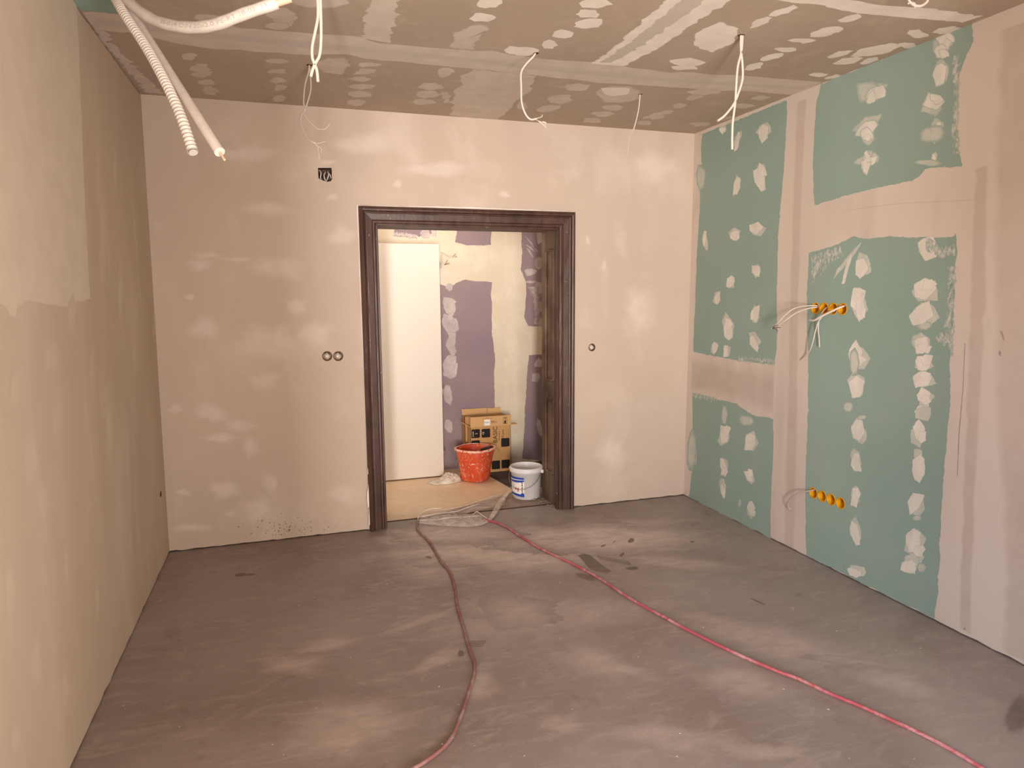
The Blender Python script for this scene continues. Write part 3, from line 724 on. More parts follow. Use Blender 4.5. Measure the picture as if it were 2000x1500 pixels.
for pts in ([(768, 425), (862, 425), (856, 443), (851, 452), (843, 457), (829, 452), (819, 463), (813, 460), (771, 457)],
            [(889, 425), (961, 425), (959, 479), (935, 480), (912, 479), (889, 473), (892, 455)],
            [(1019, 425), (1085, 425), (1085, 637), (1031, 637), (1024, 620), (1028, 567), (1027, 551), (1017, 527), (1020, 495), (1019, 481)],
            [(820, 560), (855, 553), (866, 557), (877, 564), (893, 551), (909, 547), (961, 551), (959, 577), (961, 593), (960, 647), (964, 673), (967, 700), (965, 750), (967, 804), (965, 911), (820, 921)],
            [(1033, 693), (1085, 691), (1085, 903), (1060, 901), (1035, 897), (1019, 895), (1022, 873), (1024, 833), (1028, 753)]):
    patch(mb, Q, pts, 'purple', .001, amp=.006)
strokes(mb, Q, [(878, 595, 27, 34), (877, 633, 27, 38), (883, 671, 21, 46), (880, 716, 28, 44), (876, 768, 18, 34), (877, 833, 16, 32), (1036, 532, 22, 16), (1053, 561, 16, 26), (1052, 600, 16, 20), (1052, 626, 18, 20), (1052, 513, 18, 22), (1038, 551, 20, 5), (1052, 708, 14, 16), (1049, 737, 18, 20), (1054, 833, 12, 34), (1055, 455, 10, 34), (832, 458, 20, 18), (845, 450, 8, 26, -20), (1034, 490, 3, 34, -40), (1040, 478, 2, 44, -40), (877, 560, 16, 14)],
      'filler_p', 'filler_p', base=.002, amp=.007, rings=((1, .05), (.9, .5), (.75, 1), (.4, 1)))
band(mb, Q, [(768, 452), (790, 454), (815, 458)], [(768, 462), (790, 464), (815, 466)], 'fleck_p', base=.003, amp=.01, rim=.4)
band(mb, Q, [(1030, 560), (1040, 580), (1045, 630)], [(1052, 560), (1054, 580), (1056, 630)], 'fleck_p', base=.003, amp=.01, rim=.48)
band(mb, Q, [(981, 480), (981, 700), (981, 900)], [(1012, 480), (1016, 700), (1018, 900)], 'smear_h', base=.001, amp=.01, rim=.3)
struct(mb.obj('wall_hallway'), 'purple plasterboard hallway wall with cream filled joints', 'wall')
mb = MB(); mb.box((-.7, WT, 0), (-.6, HY+.2, 2.9), 'wall_hall'); struct(mb.obj('wall_hallway_left'))
mb = MB(); mb.box((W+.8, WT, 0), (W+.9, HY+.2, 2.9), 'wall_hall'); struct(mb.obj('wall_hallway_right'))
mb = MB(); mb.box((-.7, WT, 2.9), (W+.9, HY+.2, 3.0), 'wall_hall'); struct(mb.obj('ceiling'), 'hallway ceiling', 'ceiling')
mb = MB(); mb.box((-.6, WT, 0), (DX0-.01, WT+.02, 2.9), 'wall_hall'); mb.box((DX1+.01, WT, 0), (W+.8, WT+.02, 2.9), 'wall_hall'); mb.box((DX0-.01, WT, DZ+.01), (DX1+.01, WT+.02, 2.9), 'wall_hall'); struct(mb.obj('wall_hallway_front'))

# ================================================================== DOOR CASING
OX0, OX1, OZ = 1.306, 2.889, 2.275
IX0, IX1, IZ = 1.420, 2.768, 2.158
dr = bpy.data.objects.new('door_1', None); COL.objects.link(dr); dr.location = (2.09, 0, 0)
struct(dr, 'dark brown moulded wooden door frame without a door, in the plaster wall', 'door frame')
prof = [(0, 0), (0, .028), (.006, .036), (.018, .041), (.028, .038), (.033, .030), (.035, .024), (.041, .022), (.044, .026), (.050, .026), (.086, .022), (.090, .019), (.094, .012), (.104, .012), (.112, .008), (.116, 0)]
def casing(path, name, cap0):
    """path: list of (outer, inner) point pairs in x,z; profile runs from outer to inner"""
    mb_ = MB(); vs, fs = [], []; k = len(prof)
    a = [path[0], path[1]]; m = 40
    for i in range(m+1):
        t = i/m
        o = Vector(a[0][0]).lerp(Vector(a[1][0]), t); q = Vector(a[0][1]).lerp(Vector(a[1][1]), t)
        for w_, d_ in prof:
            p = o.lerp(q, w_/prof[-1][0])
            j = .0012*noise.noise(Vector((p.x*9, p.y*9, w_*80)))
            vs.append((p.x, -d_*1.15-.001+j, p.y))
    for i in range(m):
        for j in range(k-1):
            f = (i*k+j, i*k+j+1, (i+1)*k+j+1, (i+1)*k+j); fs.append(f)
    fs.append(tuple(range(k))); fs.append(tuple(reversed(range(m*k, m*k+k))))
    mb_.add(vs, fs, 'casing')
    return mb_
c1 = casing([((OX0, 0.002), (IX0, 0.002)), ((OX0, OZ), (IX0, IZ))], 'architrave', 1)
c2 = casing([((OX0, OZ), (IX0, IZ)), ((OX1, OZ+.004), (IX1, IZ+.004))], 'architrave', 1)
c3 = casing([((OX1, OZ+.004), (IX1, IZ+.004)), ((OX1, .002), (IX1, .002))], 'architrave', 1)
# plinth ends and inner edge board
for c, x in ((c1, IX0), (c3, IX1)):
    s_ = 1 if x == IX0 else -1
    c.box((min(x, x+s_*.012)-.004, -.012, 0), (max(x, x+s_*.012)-.004+.004, .03, IZ), 'casing', .003)
c2.box((IX0, -.012, IZ-.01), (IX1, .03, IZ+.006), 'casing', .003)
# flaking white filler on the left casing edge
arch = [c.obj('architrave', dr) for c in (c1, c2, c3)]
for px_, py_, w_, h_ in ((719.5, 905, 4, 44), (720, 960, 7, 60), (722, 1000, 5, 56)):
    mbw = MB(); pc = Plane((0, -.034, 0), (1, -.034, 0), (0, -.034, 1))
    star(mbw, pc, pxpoly(pc, blob(px_+1, py_, w_, h_, 3, 9)), 'white_rough', base=.001, amp=.003)
    mbw.obj('flaking_filler', dr)['label'] = 'white flaking filler'
def lining(x, s_):
    """panelled jamb lining facing s_ (+1 = towards +x)"""
    m_ = MB(); d = .022
    def bx(y0_, y1_, z0_, z1_, t0, t1, b=.002):
        xa, xb = x+s_*t0, x+s_*t1
        m_.box((min(xa, xb), y0_, z0_), (max(xa, xb), y1_, z1_), 'jamb', b)
    bx(.03, WT+.01, .002, IZ+.03, -.036, -.012)              # backing, recessed panel ground
    bx(.03, .105, .002, IZ+.03, -.014, 0); bx(.285, WT+.01, .002, IZ+.03, -.014, 0)   # stiles
    for z0_, z1_ in ((.002, .24), (.865, .99), (2.02, IZ+.03)): bx(.105, .285, z0_, z1_, -.014, 0)
    for z0_, z1_ in ((.24, .865), (.99, 2.02)):
        bx(.105, .122, z0_, z1_, -.012, .004, .005); bx(.268, .285, z0_, z1_, -.012, .004, .005)
        bx(.105, .285, z0_, z0_+.017, -.012, .004, .005); bx(.105, .285, z1_-.017, z1_, -.012, .004, .005)
        bx(.145, .245, z0_+.04, z1_-.04, -.013, -.006, .003)
    bx(.048, .054, .12, 2.08, -.002, .005); bx(.066, .072, .12, 2.08, -.002, .005)     # two beads near the front edge
    return m_
lining(IX1, -1).obj('jamb_lining', dr)
lining(IX0, 1).obj('jamb_lining', dr)
m_ = MB(); m_.box((IX0-.03, .03, IZ+.002), (IX1+.03, WT+.01, IZ+.04), 'jamb', .003); m_.obj('head_lining', dr)
# narrow dark threshold strip
m_ = MB(); m_.box((IX0, .125, -.002), (IX1, .143, .003), 'dark_speck', .001); tr = m_.obj('trim_1'); struct(tr, 'dark joint between screed and hallway tiles', 'threshold')

# rubble swept against the right jamb
mb = MB()
for i in range(60):
    x = random.triangular(2.66, 2.75, 2.75); y = random.uniform(.05, .36); r = random.uniform(.004, .016)*(1 if y > .12 else .6)
    c = Vector((x-r*.4, y, r*.5)); vs = []
    for k in range(8):
        vs.append(c + Vector((random.uniform(-1, 1), random.uniform(-1, 1), random.uniform(-.5, .7)))*r)
    import bmesh
    bm = bmesh.new(); [bm.verts.new(v) for v in vs]; bmesh.ops.convex_hull(bm, input=bm.verts)
    bm.verts.index_update(); mb.add([v.co.copy() for v in bm.verts], [[v.index for v in f.verts] for f in bm.faces], 'rubble'); bm.free()
o = tag(mb.obj('plaster_rubble'), 'crumbled plaster rubble at the foot of the right door jamb', 'rubble'); o['kind'] = 'stuff'

# ================================================================== THINGS IN THE HALLWAY
# white door leaf standing at the left
DY = 1.24
pd = Plane((0, DY, 0), (1, DY, 0), (0, DY, 1))
xr = pd.hit(863, 720).x; zt = pd.hit(853, 477).z
dl = thing('door_leaf', 'plain white door leaf standing upright in the hallway behind the frame', 'door', (xr-.45, DY, .012))
mb = MB(); mb.box((xr-.86, DY, .012), (xr, DY+.042, zt), 'door_white', .003); dpn = mb.obj('door_panel', dl)
for zz in (pd.hit(860, 518).z, pd.hit(866, 764).z, pd.hit(871, 884).z):
    mb = MB(); mb.box((xr, DY+.004, zz-.03), (xr+.006, DY+.03, zz+.03), 'metal', .001)
    tube(mb, [Vector((xr+.008, DY+.002, zz-.022)), Vector((xr+.008, DY+.002, zz+.022))], .006, 'metal')
    mb.obj('hinge', dpn)

# cable loop sticking out of the hallway wall
mb = MB()
Pq = lambda x, y, off: P_hall.hit(x, y) + P_hall.n*off
pth = catmull([Pq(861, 492, -.01), Pq(866, 497, .05), Pq(872, 502, .08), Pq(880, 503, .08), Pq(888, 501, .07)]); tube(mb, pth, .004, 'wire', 8)
pth = catmull([Pq(862, 493, -.01), Pq(861, 503, .04), Pq(862, 512, .05), Pq(865, 518, .05)]); tube(mb, pth, .004, 'wire', 8)
wh = mb.obj('cable', origin=pth[0]); tag(wh, 'short split cable sticking out of the cream hallway wall beside the white door', 'cable')
for a, b in (((881, 502), (887, 496)), ((881, 502), (889, 503)), ((865, 518), (873, 514)), ((865, 518), (871, 508)), ((865, 518), (875, 516))):
    mb = MB(); tube(mb, [Pq(*a, .07), Pq(*b, .08)], .0018, 'wire_end', 6)
    c = mb.obj('wire_core', origin=pth[0]); c.parent = wh; c.location = (0, 0, 0)

# cardboard boxes
def plx(y): return Plane((0, y, 0), (1, y, 0), (0, y, 1))
def carton(name, label, yf, yb, x0, x1, z1, front=None, flaps=()):
    t = thing(name, label, 'cardboard box', ((x0+x1)/2, (yf+yb)/2, 0))
    m_ = MB(); th = .004
    m_.box((x0, yf, .006), (x1, yf+th, z1), 'card'); m_.box((x0, yb-th, .006), (x1, yb, z1), 'card')
    m_.box((x0, yf, .006), (x0+th, yb, z1), 'card_in'); m_.box((x1-th, yf, .006), (x1, yb, z1), 'card')
    m_.box((x0, yf, .002), (x1, yb, .006), 'card')
    body = m_.obj('carton_body', t)
    for a in flaps:
        fm = MB(); p = [Vector(q) for q in a]; nn = (p[1]-p[0]).cross(p[3]-p[0]).normalized()*.002
        fm.add([q+nn for q in p]+[q-nn for q in p], [(0, 1, 2, 3), (7, 6, 5, 4), (0, 4, 5, 1), (1, 5, 6, 2), (2, 6, 7, 3), (3, 7, 4, 0)], 'card_in')
        fm.obj('flap', t)
    return t, body
yf = 1.245; pf = plx(yf)
x0, x1 = pf.hit(919, 860).x, pf.hit(997.5, 860).x
z1 = pf.hit(919, 835).z; zt2 = pf.hit(960, 812.5).z
front, front_body = carton('cardboard_box', 'cardboard box printed BASIC with black squares, front one behind the orange bucket', yf, 1.350, x0, x1, z1,
    flaps=[((x0, yf, z1), (x1, yf, z1), (x1+.004, yf-.004, zt2), (x0, yf-.004, zt2)),
           ((x0, yf, z1), (x0, 1.350, z1), (x0-.085, 1.350, z1+.055), (x0-.085, yf, z1+.055)),
           ((x1, yf+.01, z1+.0), (x1, 1.345, z1+.0), (x1+.085, 1.345, z1-.004), (x1+.075, yf+.01, z1+.0))])
def fr(off=.0006):
    return lambda cx, cz: (lambda x, y: (cx+x, yf-off-(.0055 if cz > z1 else 0), cz+y))
mb = MB()
def P(x, y): h = pf.hit(x, y); return h.x, h.z
def sq(cx, cy, s=.083, r=.010):
    X, Z = P(cx, cy); s2 = s/2; o = []
    for ax, az, a0 in ((1, 1, 0), (-1, 1, 90), (-1, -1, 180), (1, -1, 270)):
        for k in range(5):
            a = math.radians(a0+k*22.5); o.append((X+ax*(s2-r)+math.cos(a)*r, yf-.0008, Z+az*(s2-r)+math.sin(a)*r))
    mb.add(o, [tuple(reversed(range(len(o))))], 'black')
sq(929, 847); sq(949, 846); sq(929, 868.5); sq(987, 864); sq(968.5, 908); sq(987.5, 906)
sq(949, 909); sq(929, 911)
def put(txt, px_, py_, size, mat='black', rot=PI/2, off=.0012, flap=False):
    X, Z = P(px_, py_); yo = yf-off-(.006 if flap else 0)
    text_on(mb, txt, size, lambda a, b: (X+a, yo, Z+b), mat, rot)
put('BASIC', 967.5, 849, .060); put('Plinkodeen', 975, 851, .021); put('10 pcs', 982, 848, .035); put('CLASS', 924, 848, .018, 'sticker', off=.0018)
put('1', 930.5, 847, .034, 'sticker', off=.0018); put('CE', 944, 846, .022, 'sticker', off=.0018)

put('BALL', 965, 823.5, .026, rot=0, flap=True); put('TRANSPARENT FLAT', 952, 817, .010, rot=0, flap=True)
# sticker and fragile frame on the upper flap
X, Z = P(951, 825); mb.box((X-.028, yf-.0085, Z-.028), (X+.028, yf-.0072, Z+.028), 'sticker')
text_on(mb, 'MEBEL', .018, lambda a, b: (X+a, yf-.009, Z+b), 'blue')
X, Z = P(986, 821)
for dx, dz, w_, h_ in ((-.018, 0, .0025, .064), (.018, 0, .0025, .064), (0, .031, .036, .0025), (0, -.031, .036, .0025), (0, -.014, .016, .026), (0, .012, .003, .026), (0, .024, .018, .004)):
    mb.box((X+dx-w_/2, yf-.0082, Z+dz-h_/2), (X+dx+w_/2, yf-.0072, Z+dz+h_/2), 'black')
# line drawing of two tripods
def stroke(a, b, w_=.0016):
    (xa, za), (xb, zb) = P(*a), P(*b); d = Vector((xb-xa, zb-za)); nn = Vector((-d.y, d.x)).normalized()*w_/2
    mb.add([(xa+nn.x, yf-.001, za+nn.y), (xb+nn.x, yf-.001, zb+nn.y), (xb-nn.x, yf-.001, zb-nn.y), (xa-nn.x, yf-.001, za-nn.y)], [(0, 1, 2, 3)], 'black')
for a, b in (((990, 838), (990, 862)), ((993.5, 836), (993.5, 863)), ((967, 864), (960, 884)), ((969, 864), (964, 884)), ((969, 868), (977, 884)), ((967, 868), (975, 885)), ((960, 876), (957, 887)), ((962, 876), (964, 887))): stroke(a, b)
mb.obj('printing', front_body)['label'] = 'black printing and white sticker'
yb0 = 1.365; pb = plx(yb0)
bx0, bx1 = pb.hit(908, 850).x, pb.hit(985, 850).x
back, back_body = carton('cardboard_box', 'taller plain cardboard box leaning behind the printed one against the hallway wall', yb0, 1.47, bx0, bx1, pb.hit(940, 812).z,
    flaps=[((bx0, 1.468, pb.hit(940, 812).z), (bx0+.25, 1.468, pb.hit(940, 812).z), (bx0+.25, 1.478, pb.hit(940, 801).z), (bx0, 1.478, pb.hit(940, 801).z)),
           ((bx0+.255, 1.468, pb.hit(940, 812).z), (bx1, 1.468, pb.hit(940, 812).z), (bx1, 1.480, pb.hit(940, 802).z), (bx0+.255, 1.480, pb.hit(940, 802).z))])

# orange mason's bucket
oc = Vector((2.378, 1.055, .002)); ob_h = .300
buck = thing('mortar_bucket', 'orange plaster-splattered mortar bucket in front of the cardboard boxes', 'bucket', oc)
def sqr(r, z, a):
    t = z/ob_h; a2 = a-.75; k = (abs(math.cos(a2))**4+abs(math.sin(a2))**4)**-.25
    sp = .022*max(0, math.cos(a-math.radians(-8)))**14*max(0, t)**3 + .012*max(0, math.cos(a-math.radians(172)))**14*max(0, t)**3
    return r*((1-t)*(.35+.65*k*.92)+t*(1+.12*(k-1))) + sp
mb = MB(); lathe(mb, [(.0, .0), (.11, .0), (.124, .006), (.128, .02), (.140, .12), (.152, .22), (.160, .286), (.158, .294), (.154, .290), (.146, .22), (.134, .12), (.120, .02), (.0, .014)], oc, 'orange', 64, sq=sqr)
mb.obj('bucket_body', buck)
mb = MB(); lathe(mb, [(.159, .284), (.170, .280), (.174, .288), (.172, .298), (.162, .301), (.155, .296)], oc, 'orange_rim', 64, sq=sqr); mb.obj('bucket_rim', buck)
mb = MB(); lathe(mb, [(.0, .085), (.08, .088), (.127, .083)], oc, 'gray_paste', 48, sq=sqr); mb.obj('mortar_residue', buck)
tw = thing('trowel', 'trowel with black grip lying over the rim of the orange bucket', 'trowel', (2.47, 1.05, .33))
pt = plx(1.03)
g0, g1_ = pt.hit(938, 879), pt.hit(961, 871); g1_.y -= .02
mb = MB(); tube(mb, [g0+(g1_-g0)*t for t in (0, .1, .5, .9, 1)], lambda t: .008+.006*math.sin(PI*min(1, t*1.05+.02)), 'grip', 12); mb.obj('grip', tw)
mb = MB(); d = (g1_-g0).normalized(); e = g0-d*.16; e.z -= .02
tube(mb, [g0, g0-d*.03, e+d*.08], .004, 'metal', 8)
s2 = Vector((0, .045, 0)); mb.add([e+d*.08+s2, e+d*.08-s2, e-d*.07-s2*.8, e-d*.07+s2*.8] + [q+Vector((0, 0, .0015)) for q in (e+d*.08+s2, e+d*.08-s2, e-d*.07-s2*.8, e-d*.07+s2*.8)],
   [(3, 2, 1, 0), (4, 5, 6, 7), (0, 1, 5, 4), (1, 2, 6, 5), (2, 3, 7, 6), (3, 0, 4, 7)], 'metal'); mb.obj('blade', tw)

# dirty cloth beside the bucket
mb = MB(); cc = P_floor.hit(862, 934); cc = Vector((2.09, 1.06, 0)); nu, nv = 70, 40; vs = []; fs = []
for i in range(nu+1):
    for j in range(nv+1):
        u, v = i/nu*2-1, j/nv*2-1
        rr = max(abs(u), abs(v)); k = math.hypot(u, v)/rr if rr > 1e-9 else 1
        x, y = u/k, v/k
        rad = math.hypot(x, y)
        h = max(0, 1-rad**4)**.5*(.016+.046/(1+math.exp(-(x+.05)*9)))
        f_ = noise.fractal(Vector((x*3.2, y*3.2, 3)), .8, 2.1, 5)
        rg = abs(noise.noise(Vector((x*6+f_, y*6, 1))))
        h += (.045*rg*(.35+.65/(1+math.exp(-(x+.1)*8))) + .010*f_)*max(0, 1-rad**4)
        ed = 1+.16*noise.noise(Vector((math.atan2(y, x)*1.6, 4, 2)))
        vs.append((cc.x+x*.150*ed, cc.y+y*.085*ed, max(.003, h)))
for i in range(nu):
    for j in range(nv):
        f = i*(nv+1)+j; fs.append((f, f+nv+1, f+nv+2, f+1))
mb.add(vs, fs, 'rag', True)
tag(mb.obj('cleaning_cloth'), 'crumpled dirty white cloth on the tiles beside the orange bucket', 'cloth')

# white filler bucket on the threshold
wc = Vector((2.640, .392, .003)); RB, RT, HB = .114, .128, .262
wb = thing('paint_bucket', 'open white plastic filler bucket with blue label standing in the doorway', 'bucket', wc)
mb = MB(); lathe(mb, [(0, 0), (RB-.008, 0), (RB, .006), (RT-.002, HB-.045), (RT+.003, HB-.044), (RT+.004, HB-.038)], wc, 'white_plastic', 64)
lathe(mb, [(RT-.003, HB), (RT-.006, HB-.01), (RT-.009, HB-.06), (RB-.002, .01), (0, .008)], wc, 'white_plastic', 64); wbb = mb.obj('bucket_body', wb)
mb = MB(); lathe(mb, [(RT+.002, HB-.038), (RT+.009, HB-.038), (RT+.011, HB-.030), (RT+.009, HB-.004), (RT+.004, HB+.002), (RT-.002, HB+.001), (RT-.005, HB-.006)], wc, 'white_plastic', 64); mb.obj('bucket_rim', wb)
mb = MB(); lathe(mb, [(0, HB-.050), (.05, HB-.045), (RT-.009, HB-.048)], wc, 'gray_paste', 48); mb.obj('filler_paste', wb)['label'] = 'grey filler in the bucket'
cdir = math.atan2(CP.y-wc.y, CP.x-wc.x)   # towards the room
ah = [cdir+math.radians(68), cdir+math.radians(68)+PI]
mb = MB(); pts = []
for i in range(25):
    t = i/24; a = ah[0]+(ah[1]-ah[0])*t
    a = ah[0] - PI*t
    drop = math.sin(PI*t)
    r = RT+.012+.006*drop
    pts.append(wc+Vector((math.cos(a)*r, math.sin(a)*r, HB-.03-.135*drop)))
tube(mb, pts, .0018, 'metal', 6); mb.obj('handle', wb)['label'] = 'thin metal wire handle'
for a in ah:
    mb = MB(); c = wc+Vector((math.cos(a)*(RT+.012), math.sin(a)*(RT+.012), HB-.03)); mb.box(c-Vector((.012, .012, .016)), c+Vector((.012, .012, .012)), 'white_plastic', .004); mb.obj('handle_lug', wbb)
def onb(a, z_, off=.0012):
    t = (z_-.006)/(HB-.05); r = RB+(RT-RB)*t+off
    return (wc.x+math.cos(a)*r, wc.y+math.sin(a)*r, wc.z+z_)
def cpatch(mb_, a0, a1, zb, ztp, mat, off, k=14):
    vs, fs = [], []
    for i in range(k+1):
        t = i/k; a = a0+(a1-a0)*t
        z0_ = zb(t) if callable(zb) else zb; z1_ = ztp(t) if callable(ztp) else ztp
        for j in range(4): vs.append(onb(a, z0_+(z1_-z0_)*j/3, off))
    for i in range(k):
        for j in range(3): f = i*4+j; fs.append((f, f+4, f+5, f+1))
    mb_.add(vs, fs, mat)
# label occupies the left part of what the room sees
aL, aR = cdir-math.radians(88), cdir-math.radians(-2)
aL, aR = cdir-math.radians(98), cdir-math.radians(8)
mb = MB()
cpatch(mb, aL, aR, .028, .192, 'sticker', .0008)
cpatch(mb, aL, aR, lambda t: .160-.014*math.sin(t*3), .192, 'blue', .0014)
cpatch(mb, aL+.1, aR, lambda t: .172-.012*(1-t), lambda t: .176-.006*(1-t), 'sticker', .0020)
cpatch(mb, aL, aR, lambda t: .040-.014*t, lambda t: .060-.012*t, 'blue', .0014)
cb = [onb(aR-.12+.13*math.cos(2*PI*i/16), .046+.017*math.sin(2*PI*i/16), .0022) for i in range(16)]
mb.add(cb, [tuple(range(16))], 'blue')
cpatch(mb, aR-.72, aR-.58, .084, .102, 'red', .0016, 3); cpatch(mb, aR-.50, aR-.40, .076, .102, 'red', .0016, 3)
cpatch(mb, aR-.50, aR-.40, .070, .074, 'black', .0018, 3)
for i in range(8):
    cpatch(mb, aR-.17-.03*(i % 2), aR-.09, .066+.0115*i, .066+.0115*i+.007, 'black', .0018, 3)
for i in range(5):
    cpatch(mb, aL+.35+.04*i, aL+.75+.05*(i % 3), .085+.015*i, .085+.015*i+.003, 'print', .0018, 6)
mb.obj('sticker_label', wbb)['label'] = 'blue and white printed label'

# plastic film dragged over the threshold
fo = P_floor.hit(900, 1015)
film = thing('plastic_film', 'crumpled milky plastic film on the threshold beside the white bucket', 'plastic film', (fo.x, fo.y, 0))
def sheet(top, bot, hgt, name, nu=110, nv=26, amp=.012, sd=0, mat='film'):
    mb_ = MB(); A = catmull([P_floor.hit(*p) for p in top], 12); B = catmull([P_floor.hit(*p) for p in bot], 12)
    def at(Pth, t): x = t*(len(Pth)-1); k = min(int(x), len(Pth)-2); return Pth[k].lerp(Pth[k+1], x-k)
    vs, fs = [], []
    for i in range(nu+1):
        for j in range(nv+1):
            u, v = i/nu, j/nv; p = at(A, u).lerp(at(B, u), v)
            f_ = noise.fractal(Vector((p.x*12+sd, p.y*18, 1)), .8, 2.0, 3); rg = 1-abs(noise.noise(Vector((u*5+f_*.5, v*4.5+f_*.9+u*2, sd))))*3.2
            e = min(1, 4*min(u, 1-u, v*1.2+.02, (1-v)*1.2+.02))
            z_ = .004 + hgt(u, v) + amp*e*(.5*f_+.55*max(0, rg))
            vs.append((p.x, p.y, max(.004, z_)))
    for i in range(nu):
        for j in range(nv):
            f = i*(nv+1)+j; fs.append((f, f+1, f+nv+2, f+nv+1))
    mb_.add(vs, fs, mat, True); return mb_.obj(name, film)
sheet([(817, 1013), (830, 1000), (870, 997), (900, 991), (945, 976), (992, 962)], [(817, 1020), (840, 1016), (872, 1014), (905, 1006), (945, 996), (985, 988)], lambda u, v: .010*math.sin(PI*v)*(1-u)+.002, 'flat_sheet', amp=.004)
sheet([(816, 1018), (850, 1011), (885, 1008), (910, 1008), (935, 1008), (952, 1018)], [(816, 1023), (850, 1027), (885, 1029), (910, 1030), (935, 1028), (954, 1021)], lambda u, v: .030*math.sin(PI*v)*math.sin(PI*u)**.5, 'crumpled_edge', amp=.017, sd=7)
for pts_, z_ in ((((862, 996), (840, 998), (824, 1005), (817, 1013), (816, 1021)), .016), (((818, 1021), (850, 1020), (880, 1016), (915, 1014), (940, 1012)), .020), (((817, 1014), (850, 1008), (890, 1003), (905, 998), (935, 988)), .016), (((921, 1018), (924, 1010), (932, 1005), (942, 1012), (953, 1019)), .022), (((833, 1000), (870, 996), (905, 990), (945, 976), (990, 963)), .005)):
    A = [P_floor.hit(*p)+Vector((0, 0, z_)) for p in pts_]
    fm = MB(); tube(fm, catmull(A, 8), lambda t: .0012+.0026*math.sin(PI*min(1, max(0, t)))**.5, 'film_fold', 7); fm.obj('fold', film)
# twisted strand up to the bucket
mb = MB(); A = [P_floor.hit(955, 1020), P_floor.hit(968, 1003), P_floor.hit(978, 985), P_floor.hit(990, 972), P_floor.hit(999, 962)]
for i, z_ in enumerate((.010, .022, .024, .034, .05)): A[i].z = z_
A = catmull(A, 10); T, N = frames(A); vs, fs = [], []; k = 14
for i, p in enumerate(A):
    t = i/(len(A)-1); wd_ = .006+.022*math.sin(PI*min(1, t*1.1+.05))**.6
    for j in range(k):
        a = 2*PI*j/k; q = Vector((math.cos(a)*wd_, 0, 0)) + Vector((0, 0, math.sin(a)*wd_*.35))
        q *= 1+.25*noise.noise(Vector((j*1.3, i*.35, 0)))
        vs.append(p+q)
for i in range(len(A)-1):
    for j in range(k): fs.append((i*k+j, i*k+(j+1) % k, (i+1)*k+(j+1) % k, (i+1)*k+j))
mb.add(vs, fs, 'film', True); mb.obj('twisted_strand', film)

# ================================================================== HOSES
def hose(pts, name, label, mat, r=.0078):
    P_ = []
    for q in pts: p = P_floor.hit(*q); p.z = r+.001; P_.append(p)
    mb_ = MB(); tube(mb_, catmull(P_, 8), r, mat, 12)
    return tag(mb_.obj(name, origin=P_[0]*1), label, 'hose')
hose([(822, 1013), (816, 1022), (815, 1035), (822, 1045), (838, 1060), (850, 1080), (862, 1100), (877, 1118), (884, 1135), (889, 1155), (892, 1180), (898, 1205), (906, 1230), (912, 1255), (920, 1280), (927, 1300), (925, 1325), (917, 1350), (908, 1380), (897, 1410), (885, 1440), (865, 1465), (840, 1485), (817, 1500), (780, 1520), (740, 1545)],
     'hose', 'greyish pink hose winding from the left end of the plastic film to the foreground', 'hose_grey')
hose([(945, 1017), (958, 1020), (975, 1025), (995, 1035), (1012, 1047), (1040, 1065), (1060, 1076), (1100, 1095), (1140, 1115), (1175, 1135), (1215, 1162), (1250, 1183), (1300, 1210), (1340, 1232), (1400, 1262), (1460, 1290), (1520, 1315), (1560, 1330), (1620, 1358), (1680, 1383), (1740, 1410), (1800, 1438), (1860, 1470), (1910, 1500), (1960, 1530), (2020, 1560)],
     'hose', 'pinkish red hose running almost straight across the floor to the lower right corner', 'hose_pink')

# ================================================================== WALL BOXES
def cup(pl, c, r, dep, mat, ring=True, flip=1):
    pl.raw = True
    m_ = MB(); k = 30; vs, fs = [], []
    prof_ = ([(r*1.06, .0018), (r*1.0, .0034), (r*.92, .0034)] if ring else [(r*.95, -.002)]) + [(r*.88, .001), (r*.86, -dep), (0.0001, -dep)]
    for rr, off in prof_:
        for i in range(k): vs.append(pl.p3((c[0]+math.cos(2*PI*i/k)*rr, c[1]+math.sin(2*PI*i/k)*rr), off))
    for a in range(len(prof_)-1):
        for i in range(k): j = (i+1) % k; fs.append((a*k+i, a*k+j, (a+1)*k+j, (a+1)*k+i))
    m_.add(vs, fs, mat, False)
    pl.raw = False
    return m_
ordn = ['first', 'second', 'third', 'fourth']
rows = [(cu_, 'upper', [', two cables curving left', ', short thin cable hanging', ', long sagging cable', ', thick cable end']), (cl_, 'lower', [' with one grey cable', ', empty', ', empty', ', empty'])]
for cs_, row, ex in rows:
    for i, c in enumerate(cs_):
        m_ = cup(R0, c, YR, .045, 'yellow')
        org = R0.p3(c)
        o = m_.obj('electrical_box', origin=org)
        tag(o, 'yellow electrical box, %s from left in the %s row%s' % (ordn[i], row, ex[i] if row == 'upper' or i == 0 else ''), 'electrical box', 'yellow electrical boxes in the green wall')
        s = MB()
        for da in (.6, 2.4, 4.1): s.add([R0.p3((c[0]+math.cos(da+q)*YR*.5*(1 if n_ else .7), c[1]+math.sin(da+q)*YR*.5*(1 if n_ else .7)), -.0435) for q, n_ in ((0, 1), (.35, 1), (.35, 0), (0, 0))], [(0, 1, 2, 3)], 'hole')
        so = s.obj('knockout', origin=org); so.parent = o; so.location = (0, 0, 0)
